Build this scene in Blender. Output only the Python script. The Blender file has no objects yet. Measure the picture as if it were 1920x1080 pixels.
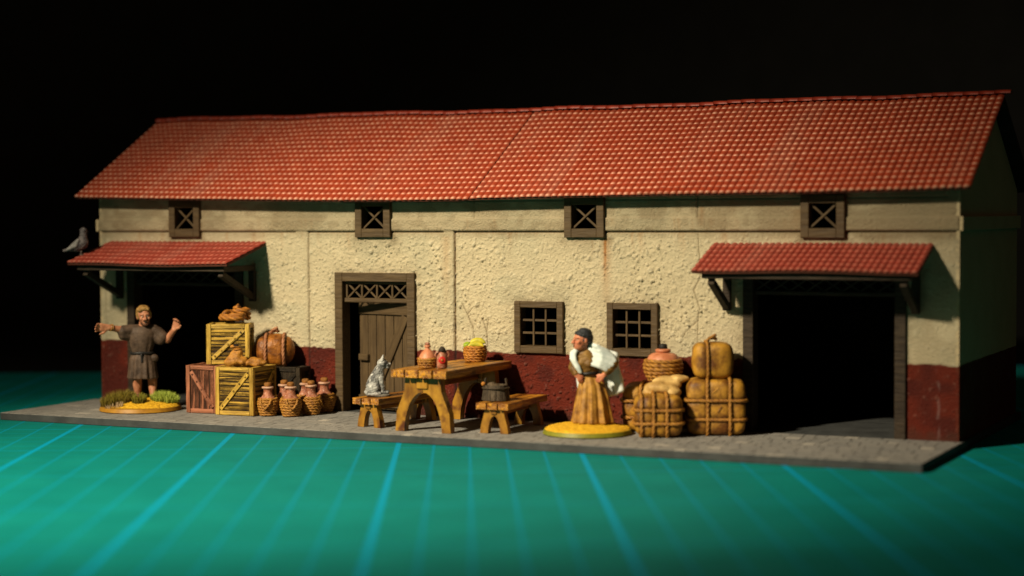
import bpy, math, random
import numpy as np
from mathutils import Matrix, Vector, noise as mnoise

random.seed(7)
rng = np.random.default_rng(7)
SC = bpy.context.scene
COL = SC.collection
PI = math.pi
R = math.radians

# ------------------------------------------------------------------ camera
cam = bpy.data.cameras.new('camera')
cam.sensor_width = 36.0
cam.lens = 64.068
cam.clip_start = 0.1
cam.clip_end = 500
cam.dof.use_dof = True
cam.dof.focus_distance = 28.9
cam.dof.aperture_fstop = 0.165
camo = bpy.data.objects.new('camera', cam)
COL.objects.link(camo)
CR = Vector((0.8986, 0.4387, -0.00499)).normalized()
CF = Vector((-0.4385, 0.8978, -0.0404)).normalized()
CU = CR.cross(CF).normalized()
CR = CF.cross(CU).normalized()
CP = Vector((20.7543, -25.8599, 3.25))
camo.matrix_world = Matrix(((CR.x, CU.x, -CF.x, CP.x), (CR.y, CU.y, -CF.y, CP.y), (CR.z, CU.z, -CF.z, CP.z), (0, 0, 0, 1)))
SC.camera = camo

# ------------------------------------------------------------------ world and light
world = bpy.data.worlds.new('World')
SC.world = world
world.use_nodes = True
world.node_tree.nodes['Background'].inputs[0].default_value = (1.0, 0.66, 0.36, 1)
world.node_tree.nodes['Background'].inputs[1].default_value = 0.027

sp = bpy.data.lights.new('studio_lamp', 'SPOT')
sp.energy = 63500
sp.color = (1.0, 0.85, 0.60)
sp.spot_size = R(42.5)
sp.spot_blend = 1.0
sp.shadow_soft_size = 1.1
spo = bpy.data.objects.new('studio_lamp', sp)
COL.objects.link(spo)
AIM = Vector((7.0, -4.9, 0.2))
spo.location = AIM + Vector((-0.34, -1.0, 0.93)).normalized() * 27
spo.rotation_euler = (AIM - spo.location).to_track_quat('-Z', 'Y').to_euler()
# the same lamp head also spills a weak wide beam round its hot centre
sp2 = sp.copy(); sp2.name = 'studio_lamp_spill'; sp2.energy = 10500; sp2.spot_size = R(80)
spo2 = bpy.data.objects.new('studio_lamp_spill', sp2)
COL.objects.link(spo2)
spo2.location = spo.location; spo2.rotation_euler = spo.rotation_euler

SC.view_settings.view_transform = 'Standard'
SC.view_settings.look = 'None'
SC.view_settings.exposure = 0.0
SC.view_settings.gamma = 1.0
SC.view_settings.use_curve_mapping = False
SC.render.engine = 'CYCLES'
SC.cycles.use_denoising = True
SC.cycles.max_bounces = 4
SC.cycles.diffuse_bounces = 3
SC.cycles.use_adaptive_sampling = False

# ------------------------------------------------------------------ helpers
def rotz(a): return Matrix.Rotation(a, 4, 'Z')
def rotx(a): return Matrix.Rotation(a, 4, 'X')
def roty(a): return Matrix.Rotation(a, 4, 'Y')
def tr(x, y, z): return Matrix.Translation((x, y, z))

class MB:
    def __init__(s): s.v = []; s.f = []; s.a = []
    def add(s, vs, fs, M=None, a=None):
        o = len(s.v)
        s.a += a if a is not None else [0.0]*len(vs)
        s.v += [tuple(M @ Vector(p)) for p in vs] if M is not None else [tuple(p) for p in vs]
        s.f += [tuple(i + o for i in f) for f in fs]
        return s
    def box(s, x0, x1, y0, y1, z0, z1, M=None):
        return s.add([(x0,y0,z0),(x1,y0,z0),(x1,y1,z0),(x0,y1,z0),(x0,y0,z1),(x1,y0,z1),(x1,y1,z1),(x0,y1,z1)],
                     [(0,3,2,1),(4,5,6,7),(0,1,5,4),(1,2,6,5),(2,3,7,6),(3,0,4,7)], M)
    def bbox(s, x0, x1, y0, y1, z0, z1, b=0.01, M=None):
        # box with chamfered edges: three nested slabs
        vs = []; X = (x0, x1); Y = (y0, y1); Z = (z0, z1)
        for i in (0, 1):
            for j in (0, 1):
                for k in (0, 1):
                    sx, sy, sz = (1 if i == 0 else -1), (1 if j == 0 else -1), (1 if k == 0 else -1)
                    vs += [(X[i], Y[j]+sy*b, Z[k]+sz*b), (X[i]+sx*b, Y[j], Z[k]+sz*b), (X[i]+sx*b, Y[j]+sy*b, Z[k])]
        I = lambda i, j, k, a: (i*4 + j*2 + k)*3 + a
        fs = []
        for i in (0, 1):
            q = [I(i,0,0,0), I(i,1,0,0), I(i,1,1,0), I(i,0,1,0)]; fs.append(tuple(q if i else q[::-1]))
            q = [I(0,i,0,1), I(0,i,1,1), I(1,i,1,1), I(1,i,0,1)]; fs.append(tuple(q if i else q[::-1]))
            q = [I(0,0,i,2), I(1,0,i,2), I(1,1,i,2), I(0,1,i,2)]; fs.append(tuple(q if i else q[::-1]))
        for a in (0, 1):
            for b_ in (0, 1):
                fs.append((I(a,b_,0,0), I(a,b_,1,0), I(a,b_,1,1), I(a,b_,0,1)) if a == b_ else (I(a,b_,0,1), I(a,b_,1,1), I(a,b_,1,0), I(a,b_,0,0)))
                fs.append((I(a,0,b_,2), I(a,1,b_,2), I(a,1,b_,0), I(a,0,b_,0)) if a != b_ else (I(a,0,b_,0), I(a,1,b_,0), I(a,1,b_,2), I(a,0,b_,2)))
                fs.append((I(0,a,b_,1), I(1,a,b_,1), I(1,a,b_,2), I(0,a,b_,2)) if a == b_ else (I(0,a,b_,2), I(1,a,b_,2), I(1,a,b_,1), I(0,a,b_,1)))
        for i in (0, 1):
            for j in (0, 1):
                for k in (0, 1):
                    t = (I(i,j,k,0), I(i,j,k,1), I(i,j,k,2))
                    fs.append(t if (i+j+k) % 2 else t[::-1])
        return s.add(vs, fs, M)
    def lathe(s, prof, n=24, M=None):
        vs = []; fs = []
        for r, z in prof:
            for i in range(n):
                a = 2*PI*i/n; vs.append((r*math.cos(a), r*math.sin(a), z))
        m = len(prof)
        for j in range(m-1):
            for i in range(n):
                fs.append((j*n+i, j*n+(i+1) % n, (j+1)*n+(i+1) % n, (j+1)*n+i))
        fs.append(tuple(range(n))[::-1]); fs.append(tuple((m-1)*n+i for i in range(n)))
        return s.add(vs, fs, M)
    def tube(s, path, r, n=8, closed=False, M=None, rope=None):
        P = [Vector(p) for p in path]; m = len(P); vs = []; fs = []; at = []
        up = None; acc = 0.0
        for k in range(m):
            if closed: t = P[(k+1) % m] - P[k-1]
            else: t = P[min(k+1, m-1)] - P[max(k-1, 0)]
            t = t.normalized() if t.length > 1e-9 else Vector((0, 0, 1))
            if up is None:
                up = Vector((0, 0, 1)) if abs(t.z) < 0.9 else Vector((1, 0, 0))
            b = t.cross(up)
            if b.length < 1e-6: b = t.orthogonal()
            b.normalize(); up = b.cross(t).normalized()
            rr = r[k] if isinstance(r, (list, tuple)) else r
            if k: acc += (P[k]-P[k-1]).length
            for i in range(n):
                a = 2*PI*i/n; q = rr
                if rope:
                    cc = abs(math.cos(1.5*(a + acc/rope*2*PI))); q = rr*(0.56 + 0.46*cc); at.append(max(0.0, 1-cc*1.7))
                vs.append(P[k] + b*(math.cos(a)*q) + up*(math.sin(a)*q))
        for k in range(m if closed else m-1):
            k2 = (k+1) % m
            for i in range(n):
                fs.append((k*n+i, k*n+(i+1) % n, k2*n+(i+1) % n, k2*n+i))
        if not closed:
            fs.append(tuple(range(n))[::-1]); fs.append(tuple((m-1)*n+i for i in range(n)))
        return s.add(vs, fs, M, at if rope else None)
    def rope(s, path, r, closed=False, M=None, n=15):
        # resample, then a three-strand twisted tube
        P = [Vector(p) for p in path]
        if closed: P.append(P[0])
        L = [0]
        for a, b in zip(P, P[1:]): L.append(L[-1] + (b-a).length)
        tot = L[-1]; k = max(8, int(tot/(r*0.55)))
        out = []; j = 0
        for i in range(k if closed else k+1):
            d = tot*i/k
            while j < len(L)-2 and L[j+1] < d: j += 1
            u = (d-L[j])/max(1e-9, L[j+1]-L[j]); out.append(P[j].lerp(P[j+1], u))
        pitch = r*8.5
        if closed: pitch = tot/max(1, round(tot/pitch/1.0))
        return s.tube(out, r*1.12, n, closed, M, rope=pitch)
    def ell(s, c, r, n=16, M=None):
        if not isinstance(r, (tuple, list)): r = (r, r, r)
        m = n//2; vs = [(0, 0, -1)]; fs = []
        for j in range(1, m):
            t = -PI/2 + PI*j/m
            for i in range(n):
                a = 2*PI*i/n; vs.append((math.cos(t)*math.cos(a), math.cos(t)*math.sin(a), math.sin(t)))
        vs.append((0, 0, 1)); e = len(vs)-1
        for i in range(n):
            fs.append((0, 1+(i+1) % n, 1+i)); fs.append((e, e-n+i, e-n+(i+1) % n))
        for j in range(m-2):
            for i in range(n):
                a = 1+j*n; fs.append((a+i, a+(i+1) % n, a+n+(i+1) % n, a+n+i))
        L = tr(*c) @ (M if M is not None else Matrix()) @ Matrix.Diagonal((*r, 1))
        return s.add(vs, fs, L)
    def cap(s, p, q, r1, r2, n=12):
        # tapered limb with round ends
        p = Vector(p); q = Vector(q); k = 6
        d = (q-p); L = d.length; t = d.normalized()
        path = []; rad = []
        for i in range(k):
            a = PI/2*(1 - (i+0.15)/k); path.append(p - t*(r1*math.sin(a))); rad.append(r1*math.cos(a))
        path.append(p); rad.append(r1)
        path.append(p.lerp(q, 0.5)); rad.append((r1+r2)/2)
        path.append(q); rad.append(r2)
        for i in range(1, k+1):
            a = PI/2*(i-0.15)/k; path.append(q + t*(r2*math.sin(a))); rad.append(r2*math.cos(a))
        return s.tube(path, rad, n)
    def chain(s, pts, n=12):
        for (p, r1), (q, r2) in zip(pts, pts[1:]): s.cap(p, q, r1, r2, n)
        return s
    def loft(s, rings, n=48, folds=None):
        # rings: (cx, cy, cz, rx, ry [, fold amplitude])
        vs = []; fs = []
        for j, g in enumerate(rings):
            amp = g[5] if len(g) > 5 else 0
            for i in range(n):
                a = 2*PI*i/n
                k = 1 + (amp*folds(a, j/(len(rings)-1)) if folds else 0)
                vs.append((g[0]+g[3]*k*math.cos(a), g[1]+g[4]*k*math.sin(a), g[2]))
        m = len(rings)
        for j in range(m-1):
            for i in range(n):
                fs.append((j*n+i, j*n+(i+1) % n, (j+1)*n+(i+1) % n, (j+1)*n+i))
        fs.append(tuple(range(n))[::-1]); fs.append(tuple((m-1)*n+i for i in range(n)))
        return s.add(vs, fs)
    def wobble(s, amp, freq, seed=0.0):
        o = Vector((seed*3.1, seed*1.7, seed*2.3))
        s.v = [tuple(Vector(p) + mnoise.noise_vector(Vector(p)*freq + o)*amp) for p in s.v]
        return s
    def sbox(s, lx, ly, lz, nx=8, ny=1, nz=2, rnd=0.3, M=None):
        # subdivided box with softened edges, centred; long axis x
        idx = {}; vs = []; fs = []
        def P(i, j, k):
            if (i, j, k) not in idx:
                x, y, z = (2*i/nx-1), (2*j/ny-1), (2*k/nz-1)
                e = [abs(x) > .99, abs(y) > .99, abs(z) > .99]
                h = min(lx, ly, lz)*rnd*0.5
                q = [x*lx/2, y*ly/2, z*lz/2]
                if sum(e) >= 2:
                    for a, (c, l) in enumerate(((x, lx), (y, ly), (z, lz))):
                        if e[a]: q[a] -= math.copysign(h*0.6, c)
                idx[(i, j, k)] = len(vs); vs.append(q)
            return idx[(i, j, k)]
        for i in range(nx):
            for j in range(ny):
                fs.append((P(i,j,0), P(i,j+1,0), P(i+1,j+1,0), P(i+1,j,0))); fs.append((P(i,j,nz), P(i+1,j,nz), P(i+1,j+1,nz), P(i,j+1,nz)))
            for k in range(nz):
                fs.append((P(i,0,k), P(i+1,0,k), P(i+1,0,k+1), P(i,0,k+1))); fs.append((P(i,ny,k), P(i,ny,k+1), P(i+1,ny,k+1), P(i+1,ny,k)))
        for j in range(ny):
            for k in range(nz):
                fs.append((P(0,j,k), P(0,j,k+1), P(0,j+1,k+1), P(0,j+1,k))); fs.append((P(nx,j,k), P(nx,j+1,k), P(nx,j+1,k+1), P(nx,j,k+1)))
        return s.add(vs, fs, M)
    def poly(s, pts, y0, y1, M=None):
        # extrude an outline in x-z from y0 to y1 (counter-clockwise seen from -y)
        n = len(pts)
        vs = [(x, y0, z) for x, z in pts] + [(x, y1, z) for x, z in pts]
        fs = [tuple(range(n)), tuple(range(n, 2*n))[::-1]] + [((i+1) % n, i, n+i, n+(i+1) % n) for i in range(n)]
        return s.add(vs, fs, M)
    def mesh(s, name='mesh', mat=None, smooth=True):
        me = bpy.data.meshes.new(name)
        me.from_pydata([tuple(p) for p in s.v], [], s.f)
        if mat: me.materials.append(mat)
        if any(s.a):
            at = me.attributes.new('strand', 'FLOAT', 'POINT'); at.data.foreach_set('value', s.a)
        if smooth: me.polygons.foreach_set('use_smooth', [True]*len(me.polygons))
        me.update()
        return me

def mk(name, geo, mat=None, parent=None, M=None, smooth=True, angle=None):
    me = geo if isinstance(geo, bpy.types.Mesh) else geo.mesh(name, mat, smooth)
    o = bpy.data.objects.new(name, me)
    COL.objects.link(o)
    if parent is not None: o.parent = parent
    if M is not None: o.matrix_local = M
    if angle is not None and not isinstance(geo, bpy.types.Mesh):
        me.set_sharp_from_angle(angle=R(angle))
    return o

def tag(o, label, cat, group=None):
    o['label'] = label; o['category'] = cat
    if group: o['group'] = group
    return o

def thing(name, label, cat, loc=(0, 0, 0), rz=0.0, group=None):
    o = bpy.data.objects.new(name, None); COL.objects.link(o)
    o.empty_display_size = 0.2
    o.location = loc; o.rotation_euler = (0, 0, rz)
    return tag(o, label, cat, group)

def copy_tree(o, parent=None):
    c = o.copy(); COL.objects.link(c)
    if parent is not None:
        ml = o.matrix_local.copy(); c.parent = parent; c.matrix_local = ml
    for ch in list(o.children): copy_tree(ch, c)
    return c

def fuse(mb, voxel, mat, smooth=2, name='body'):
    # one continuous surface from overlapping volumes
    me = mb.mesh(name, mat)
    t = bpy.data.objects.new('temp', me); COL.objects.link(t)
    m = t.modifiers.new('r', 'REMESH'); m.mode = 'VOXEL'; m.voxel_size = voxel; m.use_smooth_shade = True
    if smooth:
        k = t.modifiers.new('s', 'SMOOTH'); k.factor = 0.5; k.iterations = smooth
    dg = bpy.context.evaluated_depsgraph_get(); dg.update()
    out = bpy.data.meshes.new_from_object(t.evaluated_get(dg))
    bpy.data.objects.remove(t); bpy.data.meshes.remove(me)
    out.name = name
    if not out.materials: out.materials.append(mat)
    out.polygons.foreach_set('use_smooth', [True]*len(out.polygons))
    return out

def displace(me, fn):
    n = len(me.vertices); co = np.empty(n*3, np.float32); no = np.empty(n*3, np.float32)
    me.vertices.foreach_get('co', co); me.vertices.foreach_get('normal', no)
    co = co.reshape(-1, 3); no = no.reshape(-1, 3)
    d = np.array([fn(Vector(p)) for p in co.tolist()], np.float32)
    me.vertices.foreach_set('co', (co+no*d[:, None]).ravel()); me.update()

# ------------------------------------------------------------------ materials
def new_mat(name, rough=0.7, spec=0.3):
    m = bpy.data.materials.new(name); m.use_nodes = True
    nt = m.node_tree; b = nt.nodes['Principled BSDF']
    b.inputs['Roughness'].default_value = rough
    b.inputs['Specular IOR Level'].default_value = spec
    return m, nt, b

def nd(nt, t, **kw):
    n = nt.nodes.new(t)
    for k, v in kw.items():
        if isinstance(k, str) and hasattr(n, k): setattr(n, k, v)
        else: n.inputs[k].default_value = v
    return n

def noise_fac(nt, vec, scale, detail=4, rough=0.55, lo=0.35, hi=0.65):
    n = nt.nodes.new('ShaderNodeTexNoise'); n.inputs['Scale'].default_value = scale
    n.inputs['Detail'].default_value = detail; n.inputs['Roughness'].default_value = rough
    nt.links.new(vec, n.inputs['Vector'])
    r = nt.nodes.new('ShaderNodeMapRange'); r.inputs[1].default_value = lo; r.inputs[2].default_value = hi
    nt.links.new(n.outputs['Fac'], r.inputs[0])
    return r.outputs[0]

def mix(nt, fac, a, b, blend='MIX'):
    n = nt.nodes.new('ShaderNodeMix'); n.data_type = 'RGBA'; n.blend_type = blend
    for s, v in ((n.inputs[0], fac), (n.inputs[6], a), (n.inputs[7], b)):
        if hasattr(v, 'links'): nt.links.new(v, s)
        elif isinstance(v, (tuple, list)): s.default_value = (*v, 1) if len(v) == 3 else v
        else: s.default_value = v
    return n.outputs[2]

def mth(nt, op, a, b=None, clamp=False):
    n = nt.nodes.new('ShaderNodeMath'); n.operation = op; n.use_clamp = clamp
    for i, v in enumerate((a, b)):
        if v is None: continue
        if hasattr(v, 'links'): nt.links.new(v, n.inputs[i])
        else: n.inputs[i].default_value = v
    return n.outputs[0]

def coords(nt, scale=(1, 1, 1), rand=True, kind='Object'):
    if kind == 'Position':
        v = nt.nodes.new('ShaderNodeNewGeometry').outputs['Position']
    else:
        v = nt.nodes.new('ShaderNodeTexCoord').outputs['Object']
    mp = nt.nodes.new('ShaderNodeMapping'); mp.inputs['Scale'].default_value = scale
    nt.links.new(v, mp.inputs['Vector'])
    if rand:
        oi = nt.nodes.new('ShaderNodeObjectInfo')
        c = nt.nodes.new('ShaderNodeCombineXYZ')
        for i, k in enumerate((37.0, 53.0, 71.0)):
            nt.links.new(mth(nt, 'MULTIPLY', oi.outputs['Random'], k), c.inputs[i])
        nt.links.new(c.outputs[0], mp.inputs['Location'])
    return mp.outputs[0]

def bump(nt, b, h, strength=0.5, dist=0.02):
    n = nt.nodes.new('ShaderNodeBump'); n.inputs['Strength'].default_value = strength; n.inputs['Distance'].default_value = dist
    nt.links.new(h, n.inputs['Height']); nt.links.new(n.outputs[0], b.inputs['Normal'])

def paint(name, light, dark, scale=6.0, rough=0.6, spec=0.3, bs=0.35, bscale=40.0, lo=0.35, hi=0.7, third=None, bd=0.015, strand=None):
    # hand-painted surface: two tones mottled, fine relief
    m, nt, b = new_mat(name, rough, spec)
    v = coords(nt)
    c = mix(nt, noise_fac(nt, v, scale, 5, 0.6, lo, hi), dark, light)
    if third: c = mix(nt, noise_fac(nt, v, scale*2.7, 3, 0.6, 0.55, 0.75), c, third)
    if strand:
        at = nt.nodes.new('ShaderNodeAttribute'); at.attribute_name = 'strand'
        c = mix(nt, at.outputs['Fac'], c, strand)
    nt.links.new(c, b.inputs['Base Color'])
    if bs:
        bump(nt, b, noise_fac(nt, v, bscale, 4, 0.6, 0.2, 0.8), bs, bd)
    return m

def wood(name, light, dark, stretch=(1.5, 22, 22), rough=0.5, spec=0.35, bs=0.6, knots=None, lo=0.38, hi=0.62):
    m, nt, b = new_mat(name, rough, spec)
    v = coords(nt, stretch)
    g = noise_fac(nt, v, 1.0, 5, 0.65, lo, hi)
    c = mix(nt, g, dark, light)
    v2 = coords(nt)
    c = mix(nt, noise_fac(nt, v2, 3.0, 2, 0.5, 0.35, 0.75), c, mix(nt, 0.5, c, dark))
    if knots:
        c = mix(nt, noise_fac(nt, v2, 4.5, 2, 0.5, 0.58, 0.72), c, knots)
    nt.links.new(c, b.inputs['Base Color'])
    bump(nt, b, g, bs, 0.02)
    return m

M = {}
M['frame'] = wood('brown_painted_wood', (.102, .066, .030), (.062, .039, .018), (2, 18, 18), .6, .25, .3)
M['dark_timber'] = wood('dark_timber', (.05, .034, .02), (.02, .013, .008), (3, 30, 30), .65, .25, .35)
M['table'] = wood('orange_stained_wood', (.56, .25, .020), (.15, .042, .005), (1.2, 15, 15), .34, .5, .6, knots=(.05, .014, .004), lo=.40, hi=.58)
M['leg'] = wood('yellow_stained_wood', (.40, .20, .018), (.12, .045, .006), (5, 5, 2.5), .36, .5, .3, knots=(.08, .022, .006), lo=.3, hi=.6)
M['crate_y'] = wood('ochre_wood', (.56, .34, .05), (.04, .018, .003), (1.3, 26, 26), .5, .35, 1.0, lo=.40, hi=.56)
M['crate_yf'] = wood('ochre_frame_wood', (.62, .40, .07), (.22, .12, .015), (1.3, 18, 18), .5, .35, .7, lo=.34, hi=.55)
M['crate_r'] = wood('reddish_wood', (.42, .155, .08), (.04, .012, .006), (1.3, 26, 26), .5, .35, 1.0, lo=.40, hi=.56)
M['crate_rf'] = wood('reddish_frame_wood', (.44, .17, .09), (.16, .05, .022), (1.3, 18, 18), .5, .35, .7, lo=.34, hi=.55)
M['crate_d'] = wood('dark_grey_wood', (.07, .05, .028), (.012, .009, .006), (1.6, 30, 30), .6, .3, 1.0)
M['core'] = paint('dark_wash', (.03, .015, .005), (.012, .006, .002), bs=0)
M['rope'] = paint('straw_rope', (.48, .225, .034), (.19, .066, .009), 14, .5, .35, .5, 90, .3, .6, strand=(.05, .016, .004))
M['rope_o'] = paint('orange_rope', (.52, .21, .027), (.25, .08, .010), 12, .5, .35, .5, 90, .3, .6, strand=(.06, .016, .004))
M['rope_p'] = paint('pale_rope', (.50, .22, .10), (.22, .08, .03), 12, .5, .35, .4, 90, .3, .65, strand=(.10, .03, .012))
M['bale'] = paint('ochre_cloth', (.47, .235, .024), (.13, .045, .005), 3.6, .5, .4, .45, 40, .40, .58, third=(.17, .08, .012), strand=(.035, .012, .003))
M['bale_o'] = paint('orange_leather', (.42, .15, .017), (.10, .028, .005), 6, .45, .4, .6, 22, .36, .6, third=(.16, .05, .01), strand=(.05, .015, .004))
M['sack'] = paint('tan_sackcloth', (.44, .19, .024), (.12, .04, .006), 9, .5, .35, .6, 40, .3, .6)
M['cream_sack'] = paint('cream_sackcloth', (.68, .46, .17), (.30, .16, .04), 5, .55, .3, .3, 40, .3, .62)
M['terra'] = paint('terracotta', (.42, .165, .09), (.16, .042, .02), 9, .5, .35, .4, 50, .3, .65, third=(.62, .42, .32))
M['terra_b'] = paint('bright_terracotta', (.60, .25, .13), (.40, .12, .05), 6, .45, .4, .25, 50)
M['rim'] = paint('pale_clay', (.55, .37, .27), (.36, .17, .10), 8, .5, .35, .3, 50)
M['cork'] = paint('cork', (.34, .15, .03), (.14, .05, .01), 18, .6, .25, .5, 70)
M['black'] = paint('black_stopper', (.02, .018, .016), (.01, .008, .007), bs=.2)
M['tub'] = wood('weathered_grey_wood', (.10, .072, .044), (.022, .015, .009), (3, 20, 20), .6, .3, .6)
M['cloth_tub'] = paint('grubby_rag', (.17, .125, .08), (.06, .04, .022), 12, .7, .2, .6, 40)
M['skin'] = paint('painted_skin', (.52, .225, .12), (.26, .085, .04), 9, .5, .35, .25, 50, .25, .6)
M['skin_r'] = paint('ruddy_skin', (.60, .22, .11), (.30, .08, .04), 9, .5, .35, .25, 50, .25, .6)
M['tunic'] = paint('brown_cloth', (.105, .066, .044), (.034, .020, .013), 7, .6, .3, .4, 40, .3, .62)
M['belt'] = paint('black_leather', (.022, .02, .02), (.01, .009, .009), bs=.2, rough=.45)
M['hair_b'] = paint('blond_hair', (.42, .245, .07), (.20, .10, .026), 24, .5, .35, .8, 50)
M['beard'] = paint('brown_beard', (.16, .065, .03), (.08, .03, .014), 24, .6, .3, .6, 60)
M['hair_g'] = paint('slate_hair', (.034, .038, .044), (.010, .011, .013), 14, .5, .35, .7, 40)
M['dress'] = paint('golden_brown_cloth', (.42, .21, .032), (.14, .055, .008), 7, .55, .35, .3, 40, .3, .6)
M['bodice'] = paint('olive_gold_cloth', (.27, .145, .027), (.11, .05, .009), 8, .55, .35, .3, 40)
M['shawl'] = paint('pale_blue_white_cloth', (.70, .75, .72), (.40, .47, .46), 4, .6, .3, .2, 30, .25, .55)
M['eye'] = paint('painted_eye', (.75, .68, .58), (.7, .62, .5), bs=0)
M['dark'] = paint('dark_paint', (.02, .01, .008), (.012, .006, .005), bs=0)
M['bronze'] = paint('bronze', (.45, .2, .04), (.2, .08, .015), 20, .35, .5, .2, 60)
M['cat'] = paint('grey_cat', (.40, .395, .38), (.07, .07, .07), 7, .5, .35, .4, 45, .38, .60, third=(.74, .73, .69))
M['catbase'] = paint('grey_plinth', (.2, .185, .16), (.07, .065, .055), 12, .6, .3, .4, 40)
M['pigeon'] = paint('grey_pigeon', (.19, .165, .165), (.055, .05, .055), 14, .5, .35, .6, 60, third=(.3, .27, .26))
M['pigeon_w'] = paint('pale_wing', (.30, .29, .275), (.12, .115, .115), 16, .5, .35, .5, 60)
M['beak'] = paint('beak', (.2, .17, .15), (.12, .1, .09), bs=0)
M['sand'] = paint('yellow_sand', (.88, .52, .03), (.62, .30, .012), 20, .7, .2, 1.0, 70, .3, .6)
M['base_y'] = paint('ochre_base_rim', (.42, .21, .02), (.28, .13, .012), 8, .5, .35, .1)
M['base_g'] = paint('olive_base_rim', (.22, .22, .02), (.15, .15, .012), 8, .5, .35, .1)
M['red'] = paint('red_seal', (.55, .02, .015), (.42, .012, .01), 12, .4, .45, .2)
M['banana'] = paint('yellow_fruit', (.66, .54, .03), (.34, .33, .03), 10, .45, .4, .2)
M['green'] = paint('green_fruit', (.32, .42, .03), (.16, .26, .03), 10, .45, .4, .2)
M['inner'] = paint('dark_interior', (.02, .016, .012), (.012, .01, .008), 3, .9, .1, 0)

# front wall: colour comes from the paint attribute of the mesh
m, nt, b = new_mat('plaster', .85, .15); M['plaster'] = m
at = nd(nt, 'ShaderNodeAttribute'); at.attribute_name = 'paint'
v = coords(nt, rand=False)
c = mix(nt, noise_fac(nt, v, 2.2, 4, .6, .3, .75), at.outputs['Color'], mix(nt, .16, at.outputs['Color'], (.22, .15, .07)))
c = mix(nt, noise_fac(nt, v, 40, 3, .6, .5, .8), c, mix(nt, .18, c, (.8, .75, .6)), 'MIX')
at2 = nd(nt, 'ShaderNodeAttribute'); at2.attribute_name = 'gloss'
c = mix(nt, at2.outputs['Fac'], c, at.outputs['Color'])
nt.links.new(c, b.inputs['Base Color'])
rr = nt.nodes.new('ShaderNodeMapRange'); rr.inputs[3].default_value = .85; rr.inputs[4].default_value = .5
nt.links.new(at2.outputs['Fac'], rr.inputs[0]); nt.links.new(rr.outputs[0], b.inputs['Roughness'])
bump(nt, b, noise_fac(nt, v, 26, 6, .72, .28, .72), .75, .032)

# side and back walls: cream above, dark red dado below the painted line
m, nt, b = new_mat('plaster_side', .85, .15); M['plaster_side'] = m
geo = nt.nodes.new('ShaderNodeNewGeometry'); sx = nt.nodes.new('ShaderNodeSeparateXYZ')
nt.links.new(geo.outputs['Position'], sx.inputs[0])
v = coords(nt, rand=False)
edge = mth(nt, 'ADD', sx.outputs[2], mth(nt, 'MULTIPLY', noise_fac(nt, v, 4, 3, .6, 0, 1), .04))
up = mth(nt, 'GREATER_THAN', edge, 1.10)
c = mix(nt, up, (.10, .014, .008), (.54, .44, .27))
c = mix(nt, noise_fac(nt, v, 2, 4, .6, .35, .75), c, mix(nt, .2, c, (.2, .13, .06)))
nt.links.new(c, b.inputs['Base Color'])
bump(nt, b, noise_fac(nt, v, 14, 5, .65, .3, .7), .5, .03)

# roof tiles: red paint, pale drybrushed lips, dusty patches
def tile_mat(name, red, deep, pale, dust, lipk):
    m, nt, b = new_mat(name, .42, .4)
    p = coords(nt, rand=False, kind='Position')
    c = mix(nt, noise_fac(nt, p, 5.0, 4, .6, .3, .7), deep, red)
    ps = coords(nt, (1.5, .16, .16), rand=False, kind='Position')
    c = mix(nt, mth(nt, 'MULTIPLY', noise_fac(nt, ps, 1.0, 5, .7, .54, .74), .42), c, dust)
    a = nd(nt, 'ShaderNodeAttribute'); a.attribute_name = 'lip'
    k = mth(nt, 'MULTIPLY', a.outputs['Fac'], mth(nt, 'MULTIPLY', noise_fac(nt, p, 9, 3, .6, .2, .6), lipk), True)
    c = mix(nt, k, c, pale)
    nt.links.new(c, b.inputs['Base Color'])
    bump(nt, b, noise_fac(nt, p, 60, 3, .6, .2, .8), .15, .01)
    return m
M['tile'] = tile_mat('red_roof_tile', (.43, .062, .023), (.31, .040, .016), (.86, .50, .34), (.42, .20, .14), .8)
M['awn_tile'] = tile_mat('red_awning_tile', (.36, .056, .036), (.25, .036, .024), (.62, .24, .16), (.36, .17, .13), .6)
M['ridge'] = paint('red_ridge', (.38, .05, .025), (.26, .03, .016), 5, .45, .4, .15, 60)
M['deck'] = paint('roof_underside', (.10, .03, .018), (.06, .02, .012), 5, .7, .2, 0)

# paving
m, nt, b = new_mat('grey_paving', .75, .25); M['paving'] = m
v = coords(nt, rand=False, kind='Position')
oi = nt.nodes.new('ShaderNodeAttribute'); oi.attribute_name = 'tone'
c = mix(nt, noise_fac(nt, v, 1.3, 4, .6, .3, .7), (.135, .133, .128), (.205, .200, .188))
c = mix(nt, noise_fac(nt, v, 14, 4, .6, .4, .8), c, (.24, .232, .215))
c = mix(nt, oi.outputs['Fac'], c, (.42, .385, .33))
nt.links.new(c, b.inputs['Base Color'])
bump(nt, b, noise_fac(nt, v, 30, 4, .6, .2, .8), .25, .010)
M['slab'] = paint('grey_slab', (.062, .066, .066), (.035, .037, .038), 3, .7, .25, .4, 18)

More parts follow.
